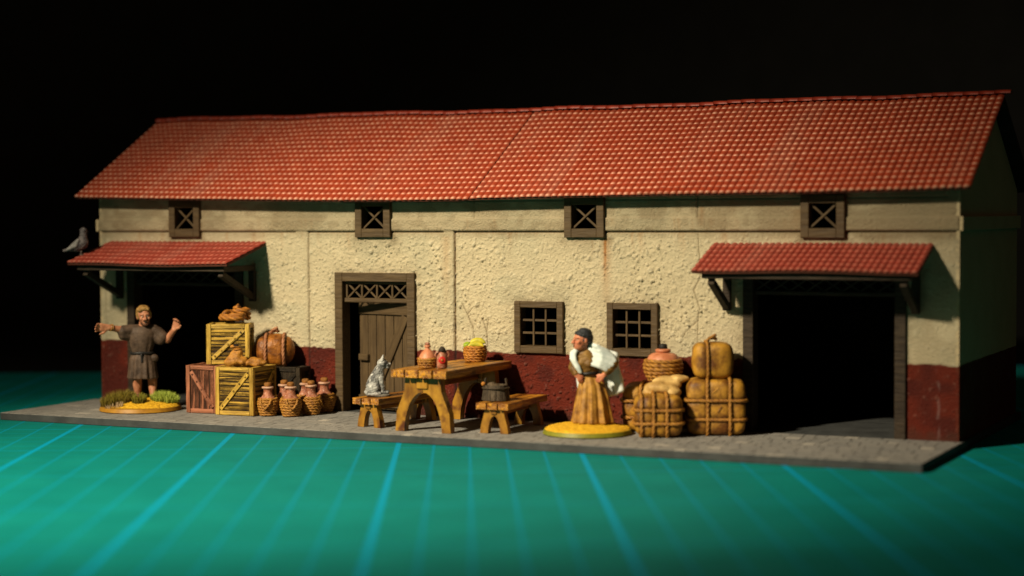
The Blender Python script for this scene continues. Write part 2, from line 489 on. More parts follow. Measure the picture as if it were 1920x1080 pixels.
# cutting mat: printed centimetre grid, every fifth line heavier
MAT_A = R(27.5)
m, nt, b = new_mat('cutting_mat', .7, .08); M['mat'] = m
tc = nt.nodes.new('ShaderNodeTexCoord'); sx = nt.nodes.new('ShaderNodeSeparateXYZ')
nt.links.new(tc.outputs['Object'], sx.inputs[0])
def lines(axis, pitch, half, off=0.0):
    u = mth(nt, 'ADD', mth(nt, 'DIVIDE', sx.outputs[axis], pitch), 1000.5 + off)
    fr = mth(nt, 'ABSOLUTE', mth(nt, 'SUBTRACT', mth(nt, 'FRACT', u), .5))
    return mth(nt, 'LESS_THAN', fr, half/pitch)
P1 = 0.524
thin = mth(nt, 'MAXIMUM', lines(0, P1, .020), lines(1, P1, .012))
bold = mth(nt, 'MAXIMUM', lines(0, P1*5, .038), lines(1, P1*5, .018))
tick = mth(nt, 'MULTIPLY', lines(0, P1/10, .006), lines(1, P1, .016, .5))
v = coords(nt, rand=False)
c = mix(nt, noise_fac(nt, v, 1.1, 4, .6, .3, .7), (.001, .150, .132), (.0025, .190, .168))
c = mix(nt, mth(nt, 'MULTIPLY', noise_fac(nt, v, 9, 4, .7, .55, .85), .25), c, (.03, .24, .20))
c = mix(nt, mth(nt, 'MULTIPLY', tick, .5), c, (.04, .30, .30))
c = mix(nt, mth(nt, 'MULTIPLY', thin, .85), c, (.0, .22, .33))
c = mix(nt, bold, c, (.0, .255, .42))
nt.links.new(c, b.inputs['Base Color'])
bump(nt, b, noise_fac(nt, v, 60, 3, .6, .2, .8), .12, .01)
M['table_black'] = paint('black_table', (.012, .012, .012), (.008, .008, .008), 2, .8, .2, 0)
M['backdrop'] = paint('black_cloth', (.10, .10, .095), (.08, .08, .076), 1, .95, .05, 0)

m, nt, b = new_mat('grass', .6, .25); M['grass'] = m
a = nd(nt, 'ShaderNodeAttribute'); a.attribute_name = 'paint'
nt.links.new(a.outputs['Color'], b.inputs['Base Color'])

# ------------------------------------------------------------------ setting
W, D = 15.14, 4.24
ZB = 2.975
def struct(o): o['kind'] = 'structure'; return o

struct(mk('table_surface', MB().box(-60, 60, -60, 40, -.42, -.30), M['table_black']))
struct(mk('backdrop', MB().box(-80, 60, 26, 26.4, -.30, 60), M['backdrop']))

mat_o = mk('cutting_mat', MB().bbox(-30, 30, -34, 13.25, -.18, 0, .02), M['mat'], None,
           tr(7.70, -2.94, -.124) @ rotz(MAT_A), smooth=False)
tag(mat_o, 'green self-healing cutting mat with blue centimetre grid under the model', 'mat')

# pavement slab with separate setts
pave = struct(mk('pavement', MB().bbox(-.16, 15.22, -2.47, D+.1, -.124, -.006, .010), M['slab'], smooth=False))

def float_attr(me, name, vals):
    a = me.attributes.new(name, 'FLOAT', 'POINT'); a.data.foreach_set('value', np.asarray(vals, dtype=np.float32))
def col_attr(me, name, vals):
    a = me.attributes.new(name, 'FLOAT_COLOR', 'POINT'); v = np.ones((len(vals), 4), dtype=np.float32); v[:, :3] = vals
    a.data.foreach_set('color', v.ravel())

stones = []
y = -2.465; row = 0
while y < -.02:
    dy = random.uniform(.17, .23); y1 = min(y+dy, -.01)
    x = -.155
    while x < 15.21:
        dx = random.uniform(.16, .34); x1 = min(x+dx, 15.215)
        if 15.215-x1 < .08: x1 = 15.215
        stones.append((x, x1, y, y1)); x = x1
    y = y1; row += 1
def stone_mb(mb, s, top):
    g = .0025; x0, x1, y0, y1 = s; cx, cy = (x0+x1)/2, (y0+y1)/2; h = random.uniform(.004, .0065)*top
    j = [random.uniform(0, .003) for _ in range(8)]
    a, b_, c_, d_ = (x0+g+j[0], y0+g+j[1]), (x1-g-j[2], y0+g+j[3]), (x1-g-j[4], y1-g-j[5]), (x0+g+j[6], y1-g-j[7])
    vs = [(p[0], p[1], -.0075) for p in (a, b_, c_, d_)] + [(cx+(p[0]-cx)*.96, cy+(p[1]-cy)*.95, -.0065+h) for p in (a, b_, c_, d_)]
    mb.add(vs, [(4, 5, 6, 7), (0, 1, 5, 4), (1, 2, 6, 5), (2, 3, 7, 6), (3, 0, 4, 7)])
def stone_tone():
    return random.uniform(.35, .75) if random.random() < .05 else random.uniform(0, .16)
stones.sort(key=lambda s: (s[0]-CP.x)**2 + (s[2]-CP.y)**2)
for i, s in enumerate(stones[:300]):
    mb = MB(); stone_mb(mb, s, 1)
    me = mb.mesh('paving_stone', M['paving'], False); float_attr(me, 'tone', [stone_tone()]*8)
    mk('paving_stone', me, parent=pave)
mb = MB(); tones = []
for s in stones[300:]:
    stone_mb(mb, s, 1); tones += [stone_tone()]*8
me = mb.mesh('paving_stones', M['paving'], False); float_attr(me, 'tone', tones)
mk('paving_stones', me, parent=pave)['kind'] = 'stuff'

# ------------------------------------------------------------------ the house
house = thing('house', 'long cream and dark red plaster model house with red tiled roof', 'house')

# openings: (x0, x1, z0, z1)
DOOR = (5.0, 6.24, -.02, 2.18)
GATES = [(.60, 3.04, -.02, 2.33), (11.96, 14.40, -.02, 2.33)]
UPW = [(1.54, 2.18), (5.29, 5.95), (9.06, 9.73), (12.85, 13.51)]
LOW = [(8.19, 9.03), (9.77, 10.61)]

def vnoise(x, z, seed):
    g = np.random.default_rng(seed).random((1024, 512))
    xi = np.floor(x).astype(int); zi = np.floor(z).astype(int); fx = x-xi; fz = z-zi
    fx = fx*fx*(3-2*fx); fz = fz*fz*(3-2*fz); xi %= 1023; zi %= 511
    a = g[xi, zi]*(1-fx)+g[xi+1, zi]*fx; b_ = g[xi, zi+1]*(1-fx)+g[xi+1, zi+1]*fx
    return a*(1-fz)+b_*fz
def sstep(a, b_, x):
    t = np.clip((x-a)/(b_-a), 0, 1); return t*t*(3-2*t)

ST = 0.0148
NX = int(round(W/ST)); NZ = int(round(3.64/ST))
gx = np.linspace(0, W, NX+1); gz = np.linspace(-.01, 3.63, NZ+1)
X, Z = np.meshgrid(gx, gz, indexing='ij')
# how coarse the render is: strong in the middle, smooth on the frieze and the end piers
rough = .30 + .70*sstep(3.0, 4.2, X)*(1-sstep(11.4, 13.5, X))
rough = rough*(1-.72*sstep(2.75, 3.0, Z))
pil = ((X > 4.08) & (X < 4.34)) | ((X > 6.89) & (X < 7.10))
rough = np.where(pil, rough*.55, rough)
rough = rough*(.45+.85*vnoise(X/.55, Z/.45, 91))
h = (vnoise(X/.16, Z/.16, 1)-.5)*.010 + (vnoise(X/.04, Z/.04, 2)-.5)*.010
h += .012*sstep(.60, .85, .6*vnoise(X/.085, Z/.085, 3)+.4*vnoise(X/.04, Z/.04, 4))
bl = np.zeros_like(h)
for k in range(6600):
    cx = random.uniform(0, W); cz = random.uniform(0, 2.95)
    r1 = random.uniform(.010, .020)*(2.2 if random.random() < .10 else 1); r2 = r1*random.uniform(.35, 1.0); an = random.uniform(0, PI)
    hh = random.uniform(.015, .042)
    i0 = max(0, int((cx-2.4*r1*1.3)/ST)); i1 = min(NX, int((cx+2.4*r1*1.3)/ST)+1); j0 = max(0, int((cz-2.4*r1*1.3)/ST)); j1 = min(NZ, int((cz+2.4*r1*1.3)/ST)+1)
    dx = X[i0:i1+1, j0:j1+1]-cx; dz = Z[i0:i1+1, j0:j1+1]-cz
    u = (dx*math.cos(an)+dz*math.sin(an))/r1; w = (-dx*math.sin(an)+dz*math.cos(an))/r2
    q = hh*np.clip(1.5-(u*u+w*w)*.95, 0, 1)
    bl[i0:i1+1, j0:j1+1] = np.maximum(bl[i0:i1+1, j0:j1+1], q)
h = (h + bl)*rough
# proud string course
h += .030*sstep(ZB+.005, ZB+.03, Z)*(1-sstep(3.185, 3.20, Z))
grime_shade = np.zeros_like(h); rust = np.zeros_like(h)
def seg_d(ax, az, bx, bz):
    L2 = (bx-ax)**2+(bz-az)**2; t = np.clip(((X-ax)*(bx-ax)+(Z-az)*(bz-az))/L2, 0, 1)
    return np.hypot(X-(ax+t*(bx-ax)), Z-(az+t*(bz-az)))
for ax, az, bx, bz, wd, dk in ((0, ZB, 4.08, ZB, .013, .8), (4.34, ZB, 6.89, ZB, .013, .9), (7.10, ZB, W, ZB, .013, .95),
        (4.34, 0, 4.34, ZB, .012, .7), (7.10, 0, 7.10, ZB, .017, .95), (2.6, 3.185, 7.46, 3.185, .007, .4),
        (7.46, 3.185, 7.46, 3.6, .008, .6), (11.23, 3.19, 11.23, 3.6, .011, .8), (11.23, 3.19, W, 3.19, .008, .5),
        (5.0, 3.47, 15.0, 3.47, .009, .5), (.10, 0, .10, ZB, .009, .45), (3.0, 3.185, 3.0, 3.4, .006, .4)):
    d = seg_d(ax, az, bx, bz)
    h -= .035*(1-sstep(wd*.6, wd*1.5, d))*dk
    grime_shade = np.maximum(grime_shade, dk*(1-sstep(wd*.7, wd*1.7, d)))
    grime_shade = np.maximum(grime_shade, .32*dk*(1-sstep(0, .10, d))*vnoise(X/.08, Z/.08, 11))
CR1 = [(11.24, 2.95), (11.25, 2.69), (11.29, 2.45), (11.27, 2.29), (11.17, 2.09), (11.27, 1.81), (11.23, 1.63), (11.04, 1.46), (11.0, 1.38)]
for pl in (CR1, [(11.23, 1.63), (11.23, 1.30)], [(11.42, 2.25), (11.55, 2.09), (11.51, 1.97), (11.63, 2.01)],
           [(7.23, 1.83), (7.33, 1.65), (7.42, 1.46), (7.47, 1.10)], [(7.33, 1.65), (7.41, 1.75)],
           [(7.6, 1.57), (7.67, 1.38), (7.69, 1.08)], [(7.67, 1.38), (7.70, 1.59)], [(5.18, 3.05), (5.12, 3.12), (5.2, 3.15)]):
    for (ax, az), (bx, bz) in zip(pl, pl[1:]):
        d = seg_d(ax, az, bx, bz) + (vnoise(X/.05, Z/.05, 21)-.5)*.010
        h -= .014*(1-sstep(.003, .013, d)); grime_shade = np.maximum(grime_shade, .72*(1-sstep(.003, .013, d)))
# brown weathering glazed round frames and under ledges
for x0, x1, z0, z1, k in [(a, b_, 2.88, 3.5, .8) for a, b_ in UPW]+[(a, b_, 1.07, 1.88, .42) for a, b_ in LOW]+[(4.88, 6.39, 0, 2.31, .42), (.5, 3.1, 0, 2.35, .3), (11.9, 14.45, 0, 2.35, .35)]:
    d = np.hypot(np.maximum(np.maximum(x0-X, X-x1), 0), np.maximum(np.maximum(z0-Z, Z-z1), 0))
    grime_shade = np.maximum(grime_shade, k*np.exp(-d/.12)*(.35+.9*vnoise(X/.12, Z/.10, 31)))
# frieze dirt, heaviest at the right-hand end, plus lamp falloff painted in as brown
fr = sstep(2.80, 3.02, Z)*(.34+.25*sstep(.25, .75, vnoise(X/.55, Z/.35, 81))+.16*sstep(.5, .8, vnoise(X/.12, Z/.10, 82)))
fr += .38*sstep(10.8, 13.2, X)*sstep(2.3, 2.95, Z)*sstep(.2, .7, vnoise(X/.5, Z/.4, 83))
fr += .22*sstep(2.6, .6, X)*sstep(.25, .7, vnoise(X/.5, Z/.5, 84)) + .25*sstep(13.9, 14.6, X)*sstep(.2, .7, vnoise(X/.3, Z/.4, 85))  # wall ends: dirt patches that also paint in the dimmer light there
grime_shade = np.maximum(grime_shade, np.clip(fr, 0, .62))
for k in range(60):
    cx = random.uniform(.2, W-.2); cz = random.choice((ZB-.01, ZB-.01, 3.45, 3.185)); ln = random.uniform(.1, .5); wd = random.uniform(.01, .05)
    s = np.exp(-((X-cx+.01*np.sin(Z*20))/wd)**2)*(Z < cz)*np.clip(1-(cz-Z)/ln, 0, 1)
    rust = np.maximum(rust, random.uniform(.10, .40)*s)
for cx, cz, ln, wd, k in ((9.725, 2.88, .75, .030, 1.2), (9.74, 2.88, 1.1, .07, .5), (1.58, 3.2, .3, .08, .3), (12.8, 3.3, .4, .1, .3), (6.95, 2.9, 1.4, .07, .3), (11.3, 3.35, .3, .04, .5)):
    rust = np.maximum(rust, k*np.exp(-((X-cx)/wd)**2)*(Z < cz)*np.clip(1-(cz-Z)/ln, 0, 1)**.6)
for k in range(900):
    cx = random.uniform(0, W); cz = random.uniform(1.1, 3.5) if random.random() < .5 else random.uniform(2.9, 3.5); r1 = random.uniform(.006, .018); i0, i1 = max(0, int((cx-.03)/ST)), int((cx+.03)/ST)+2; j0, j1 = max(0, int((cz-.03)/ST)), int((cz+.03)/ST)+2
    d = np.hypot(X[i0:i1, j0:j1]-cx, Z[i0:i1, j0:j1]-cz)
    grime_shade[i0:i1, j0:j1] = np.maximum(grime_shade[i0:i1, j0:j1], random.uniform(.25, .7)*(1-sstep(r1*.4, r1*1.2, d)))
cream = np.array((.63, .545, .365)); green = np.array((.52, .48, .33)); brown = np.array((.135, .085, .036)); orange = np.array((.42, .17, .04)); red = np.array((.128, .017, .0085)); dred = np.array((.082, .012, .008))
colr = cream + (green-cream)*(sstep(.45, .75, vnoise(X/.5, Z/.4, 41))*.6)[..., None]
colr = colr + (np.array((.74, .67, .48))-colr)*(np.clip(bl/.03, 0, 1)*.55)[..., None]
colr = colr + (orange-colr)*np.clip(rust, 0, 1)[..., None]
colr = colr + (brown-colr)*np.clip(grime_shade, 0, 1)[..., None]
edge = 1.045 + .04*np.clip((X-4)/8, 0, 1) + (vnoise(X/.06, Z/.06, 51)-.5)*.035 + (vnoise(X/.35, Z/9, 52)-.5)*.03
edge = np.where(X < 4.1, 1.06+(vnoise(X/.2, Z/9, 53)-.5)*.03, edge)
isred = sstep(.008, -.008, Z-edge)
rc = red + (dred-red)*(sstep(.4, .75, vnoise(X/.3, Z/.25, 61)))[..., None]
rc = rc + (np.array((.25, .13, .10))-rc)*(np.clip(bl/.024-.6, 0, 1)*.35*(vnoise(X/.1, Z/.1, 62) > .45))[..., None]
drip = np.zeros_like(h)
for cx, k in ((9.27, .8), (9.30, .4), (14.86, .45), (11.0, .2)):
    drip = np.maximum(drip, k*np.exp(-((X-cx-.01*np.sin(Z*17))/.018)**2)*(vnoise(X/.05, Z/.09, 63) > .42))
rc = rc + (np.array((.36, .27, .26))-rc)*(drip*.6)[..., None]
rc = rc + (np.array((.03, .008, .007))-rc)*(.8*(grime_shade > .5))[..., None]
colr = colr*(1-isred[..., None]) + rc*isred[..., None]
# dirty splash line at the pavement
foot = sstep(.22, .02, Z+(vnoise(X/.09, Z/.09, 71)-.5)*.16)
colr = colr*(1-.45*foot[..., None]) + np.array((.055, .035, .025))*(.45*foot)[..., None]

idx = np.arange((NX+1)*(NZ+1)).reshape(NX+1, NZ+1)
cxm = (gx[:-1]+gx[1:])/2; czm = (gz[:-1]+gz[1:])/2
CX, CZ = np.meshgrid(cxm, czm, indexing='ij')
keep = np.ones((NX, NZ), bool)
holes = [DOOR]+[(a+.05, b_-.05, z0, z1) for a, b_, z0, z1 in GATES]+[(a+.06, b_-.06, 2.95, 3.47) for a, b_ in UPW]+[(a+.05, b_-.05, 1.12, 1.83) for a, b_ in LOW]
for x0, x1, z0, z1 in holes: keep &= ~((CX > x0) & (CX < x1) & (CZ > z0) & (CZ < z1))
I, J = np.nonzero(keep)
quads = np.stack([idx[I, J], idx[I+1, J], idx[I+1, J+1], idx[I, J+1]], 1)
verts = np.stack([X, -h, Z], -1).reshape(-1, 3)
me = bpy.data.meshes.new('front_wall')
me.vertices.add(len(verts)); me.vertices.foreach_set('co', verts.ravel().astype(np.float32))
me.loops.add(quads.size); me.loops.foreach_set('vertex_index', quads.ravel().astype(np.int32))
me.polygons.add(len(quads)); me.polygons.foreach_set('loop_start', np.arange(0, quads.size, 4, dtype=np.int32))
me.update(calc_edges=True); me.polygons.foreach_set('use_smooth', [True]*len(quads))
me.materials.append(M['plaster'])
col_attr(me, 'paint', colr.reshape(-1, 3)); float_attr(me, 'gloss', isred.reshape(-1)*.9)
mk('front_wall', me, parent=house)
# body of the wall behind the render (backing, cut round the openings)
T0, T1 = .035, .16
mb = MB(); xs = 0.0
segs = [(GATES[0][0]+.05, GATES[0][1]-.05, -.02, 2.33), (5.0, 6.24, -.02, 2.18), (LOW[0][0]+.05, LOW[0][1]-.05, 1.12, 1.83), (LOW[1][0]+.05, LOW[1][1]-.05, 1.12, 1.83), (GATES[1][0]+.05, GATES[1][1]-.05, -.02, 2.33)]
for x0, x1, z0, z1 in segs:
    mb.box(xs, x0, T0, T1, -.012, 2.40)
    if z0 > 0: mb.box(x0, x1, T0, T1, -.012, z0)
    mb.box(x0, x1, T0, T1, z1, 2.40); xs = x1
mb.box(xs, W, T0, T1, -.012, 2.40)
mb.box(0, W, T0, T1, 2.402, 2.95); xs = 0
for a, b_ in UPW:
    mb.box(xs, a+.06, T0, T1, 2.951, 3.6); mb.box(a+.06, b_-.06, T0, T1, 3.47, 3.6); xs = b_-.06
mb.box(xs, W, T0, T1, 2.951, 3.6)
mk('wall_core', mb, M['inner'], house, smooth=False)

# roof geometry
EY, EZ, RY, RZ = -.30, 3.565, 2.118, 4.985
SL = math.hypot(RY-EY, RZ-EZ); TH = math.atan2(RZ-EZ, RY-EY)
EXS = [-.31, 1.876, 4.769, 6.277, 7.5, 7.62, 9.55, 11.28, 12.918, 14.471, 15.351]
EZS = [3.606, 3.562, 3.512, 3.50, 3.505, 3.520, 3.544, 3.559, 3.567, 3.588, 3.609]
def warp(x, t):   # sag of the warped card roof: t = 0 eave, 1 ridge
    e = float(np.interp(x, EXS, EZS))-EZ - .012
    r = float(np.interp(x, [-.3, 4.4, 7.5, 10.4, 15.3], [.015, .0, -.018, -.005, .015])) + .010*math.sin(x*1.7+.5) + .006*math.sin(x*4.1)
    return e*(1-t)+r*t
def roof_pt(x, t, n=0.0):
    return Vector((x, EY+(RY-EY)*t - math.sin(TH)*n, EZ+(RZ-EZ)*t+warp(x, t)+math.cos(TH)*n))
mb = MB(); XS = np.linspace(-.30, 15.35, 40); TS = (0, .33, .66, 1)
for sgn in (0, 1):
    vs = []; fs = []
    for n_ in (-.035, -.006):
        for x in XS:
            for t in TS:
                p = roof_pt(x, t, n_); 
                if sgn: p.y = 2*RY-p.y
                vs.append(p)
    nn = len(XS)*4
    for i in range(len(XS)-1):
        for j in range(3):
            a = i*4+j; q = (a, a+4, a+5, a+1)
            fs.append(tuple(k+nn for k in q) if not sgn else tuple(k+nn for k in q)[::-1]); fs.append(q[::-1] if not sgn else q)
        fs.append((i*4, i*4+4, nn+i*4+4, nn+i*4)); 
    for i in (0, len(XS)-1):
        for j in range(3): fs.append((i*4+j, i*4+j+1, nn+i*4+j+1, nn+i*4+j))
    mb.add(vs, fs)
roof = mk('roof', mb, M['deck'], house, smooth=False)

def tile_mesh(name, w, ln, hgt, lift, mat):
    n = 7; ys = (0, 0, ln*.22, ln); vs = []; lip = []; fs = []
    for r_, y_ in enumerate(ys):
        for i in range(n):
            u = -1+2*i/(n-1); a = hgt*max(0, 1-u*u)**.62
            z = a + lift*(1-y_/ln)
            if r_ == 0: z = a*.72 - .004
            bow = -.22*w*max(0, 1-u*u)**.8 if r_ < 2 else 0
            vs.append((u*w*.5, y_+bow, z)); lip.append((max(0, 1-u*u)**1.6) if r_ == 1 else (.5*max(0, 1-u*u)**2 if r_ == 0 else 0))
    for r_ in range(3):
        for i in range(n-1): fs.append((r_*n+i, r_*n+i+1, (r_+1)*n+i+1, (r_+1)*n+i))
    me = bpy.data.meshes.new(name); me.from_pydata(vs, [], fs); me.materials.append(mat)
    me.polygons.foreach_set('use_smooth', [i >= n-1 for i in range(len(fs))])
    float_attr(me, 'lip', lip); me.update(); return me, vs, fs, lip

NC, NR = 144, 18
tw = 15.65/NC; tl = SL/NR
tme, tv, tf, tlip = tile_mesh('roof_tile', tw*.985, tl*1.18, .029, .017, M['tile'])
tiles = []
for c_ in range(NC):
    x = -.30 + tw*(c_+.5)
    off = -.012 if x < 7.55 else .012
    for r_ in range(NR):
        t = (r_*tl)/SL
        p = roof_pt(x+off, t, -.004); p2 = roof_pt(x+off, min(1, t+.05), -.004)
        th = math.atan2(p2.z-p.z, p2.y-p.y); sl = math.atan2(warp(x+.3, t)-warp(x-.3, t), .6)
        mt = Matrix.Translation(p + Vector((0, 0, random.uniform(-.002, .003)))) @ roty(-sl) @ rotx(th) @ rotz(random.uniform(-.02, .02))
        tiles.append(mt)
tiles.sort(key=lambda m_: (m_.translation-CP).length)
for m_ in tiles[:300]: mk('roof_tile', tme, parent=roof, M=m_)
A = np.array(tv); vs = []; fs = []; lips = []
big = []
for k, m_ in enumerate(tiles[300:]):
    mm = np.array(m_); vs.append(A@mm[:3, :3].T+mm[:3, 3]); big.append(np.array(tf)+k*len(tv)); lips += tlip
me = bpy.data.meshes.new('roof_tiles'); me.from_pydata(np.concatenate(vs).tolist(), [], np.concatenate(big).tolist()); me.materials.append(M['tile'])
me.polygons.foreach_set('use_smooth', [True]*len(me.polygons)); float_attr(me, 'lip', lips); me.update()
mk('roof_tiles', me, parent=roof)['kind'] = 'stuff'
# ridge capping
rp = MB(); n = 9; vs = []; fs = []
LR = .235
for j, (yy, rr_) in enumerate(((0, 1.0), (LR*.5, .97), (LR*1.04, .90))):
    for i in range(n):
        a = R(-12)+R(204)*i/(n-1); vs.append((yy, -.085*rr_*math.cos(a), .048*rr_*math.sin(a)))
for j in range(2):
    for i in range(n-1): fs.append((j*n+i, j*n+i+1, (j+1)*n+i+1, (j+1)*n+i))
fs.append(tuple(range(n)))
rme = rp.add(vs, fs).mesh('ridge_tile', M['ridge'])
k = 0
while k*LR < 15.60:
    x = -.30+k*LR; p = roof_pt(x, 1, 0)
    mk('ridge_tile', rme, parent=roof, M=tr(x, RY, p.z+.034+random.uniform(-.002, .002)) @ rotx(random.uniform(-.04, .04)) @ rotz(random.uniform(-.006, .006)))
    k += 1

# side walls with gables, back wall, interior
def gable(x0, x1):
    return MB().add([(x, y, z) for x in (x0, x1) for y, z in ((.0, -.012), (D, -.012), (D, 3.60), (RY, 4.92), (.0, 3.60))],
                    [(0, 1, 2, 3, 4)[::-1], (5, 6, 7, 8, 9), (0, 5, 9, 4), (1, 2, 7, 6), (2, 3, 8, 7), (3, 4, 9, 8), (0, 1, 6, 5)])
g = gable(-.01, .034); mk('side_wall', g, M['plaster_side'], house, smooth=False)
g = gable(W-.034, W+.012); mk('side_wall', g, M['plaster_side'], house, smooth=False)
mk('back_wall', MB().box(.036, W-.036, D-.05, D, -.012, 3.6), M['plaster_side'], house, smooth=False)
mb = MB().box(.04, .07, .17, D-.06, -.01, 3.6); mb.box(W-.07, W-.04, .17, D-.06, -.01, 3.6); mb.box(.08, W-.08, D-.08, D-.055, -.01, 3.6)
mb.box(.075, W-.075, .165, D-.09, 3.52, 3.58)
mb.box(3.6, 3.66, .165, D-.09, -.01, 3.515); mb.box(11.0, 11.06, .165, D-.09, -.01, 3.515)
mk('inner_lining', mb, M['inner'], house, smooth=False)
mb = MB().bbox(-.075, -.012, -.028, D+.05, ZB+.01, 3.19, .006); mk('string_course', mb, M['plaster_side'], house, smooth=False)
mb = MB().bbox(W+.013, W+.065, -.028, D+.05, ZB+.01, 3.19, .006); mk('string_course', mb, M['plaster_side'], house, smooth=False)

# windows
def bar(x0, z0, x1, z1, w, d, y):
    L = math.hypot(x1-x0, z1-z0); a = math.atan2(z1-z0, x1-x0)
    mb = MB().bbox(-L/2, L/2, -d/2, d/2, -w/2, w/2, min(w, d)*.18)
    return mb, tr((x0+x1)/2, y, (z0+z1)/2) @ roty(-a)
def put_bar(name, parent, args, mat):
    mb, mt = bar(*args); return mk(name, mb, mat, parent, mt, smooth=False)
def frame_mesh(x0, x1, z0, z1, bx, bz0, bz1, y0, y1, sill=True):
    mb = MB()
    mb.bbox(x0, x0+bx, y0, y1, z0, z1, .008); mb.bbox(x1-bx, x1, y0, y1, z0, z1, .008)
    mb.bbox(x0+bx+.0005, x1-bx-.0005, y0+.003, y1, z1-bz1, z1-.002, .006)
    if sill: mb.bbox(x0+bx+.0005, x1-bx-.0005, y0+.003, y1, z0+.002, z0+bz0, .006)
    return mb.wobble(.0035, 9, x0)
for a, b_ in UPW:
    fr = mk('upper_window', frame_mesh(a, b_, 2.885, 3.52, .125, .14, .13, -.075, .15), M['frame'], house, smooth=False)
    x0, x1, z0, z1 = a+.122, b_-.122, 3.022, 3.392
    put_bar('window_bar', fr, (x0, z0, x1, z1, .034, .03, .0), M['frame'])
    put_bar('window_bar', fr, (x0, z1, x1, z0, .034, .028, .018), M['frame'])
for a, b_ in LOW:
    fr = mk('lower_window', frame_mesh(a, b_, 1.07, 1.885, .105, .115, .10, -.07, .15), M['frame'], house, smooth=False)
    x0, x1, z0, z1 = a+.104, b_-.104, 1.184, 1.786
    for k in (1, 2):
        xx = x0+(x1-x0)*k/3; put_bar('window_bar', fr, (xx, z0, xx, z1, .032, .03, -.004), M['frame'])
    for k in (1, 2):
        zz = z0+(z1-z0)*k/3; put_bar('window_bar', fr, (x0, zz, x1, zz, .036, .026, .010), M['frame'])
# door
fr = mk('door_frame', frame_mesh(4.88, 6.39, -.004, 2.305, .145, 0, .145, -.06, .2, sill=False), M['frame'], house, smooth=False)
put_bar('transom_rail', fr, (5.026, 1.845, 6.244, 1.845, .075, .09, .05), M['frame'])
put_bar('transom_rail', fr, (5.026, 2.135, 6.244, 2.135, .045, .05, .05), M['frame'])
tz0, tz1 = 1.883, 2.113
xs = np.linspace(5.06, 6.21, 5)
for k in range(5): put_bar('lattice_bar', fr, (xs[k], tz0, xs[k], tz1, .035, .035, .055), M['frame'])
for k in range(4):
    put_bar('lattice_bar', fr, (xs[k]+.018, tz0, xs[k+1]-.018, tz1, .030, .024, .048), M['frame'])
    put_bar('lattice_bar', fr, (xs[k]+.018, tz1, xs[k+1]-.018, tz0, .030, .022, .066), M['frame'])
# leaf hinged on the right, swung inwards
DA = R(-13)
dw = 1.16
dm = tr(6.235, .11, 0) @ rotz(DA)
leaf = mk('door', MB().box(-dw, 0, .03, .05, .03, 1.795), M['core'], house, dm, smooth=False)
xs = np.linspace(-dw, 0, 7)
for k in range(6):
    L_ = 1.765
    mb = MB().bbox(-L_/2, L_/2, -.018, .018, -(xs[1]-xs[0])/2+.006, (xs[1]-xs[0])/2-.006, .006)
    mk('plank', mb, M['frame'], leaf, tr((xs[k]+xs[k+1])/2, .012+random.uniform(-.003, .003), .03+L_/2) @ roty(R(90)), smooth=False)
put_bar('door_rail', leaf, (-dw+.004, 1.70, -.01, 1.70, .19, .035, -.026), M['frame'])
put_bar('door_rail', leaf, (-dw+.004, .16, -.01, .16, .19, .035, -.026), M['frame'])
put_bar('door_brace', leaf, (-.80, .30, -.10, 1.585, .15, .034, -.0255), M['frame'])
mk('latch', MB().bbox(-1.13, -.92, -.075, -.012, .83, .94, .01), M['frame'], leaf, smooth=False)
# gate frames
for x0, x1, z0, z1 in GATES:
    fr = mk('gate_frame', frame_mesh(x0, x1, -.006, 2.34, .16, 0, .06, -.05, .2, sill=False), M['dark_timber'], house, smooth=False)
    put_bar('transom_rail', fr, (x0+.16, 2.07, x1-.16, 2.07, .06, .08, .06), M['dark_timber'])
    xs = np.linspace(x0+.165, x1-.165, 9)
    for k in range(8):
        put_bar('lattice_bar', fr, (xs[k], 2.10, xs[k+1], 2.275, .026, .022, .05), M['dark_timber'])
        put_bar('lattice_bar', fr, (xs[k], 2.275, xs[k+1], 2.10, .026, .02, .072), M['dark_timber'])

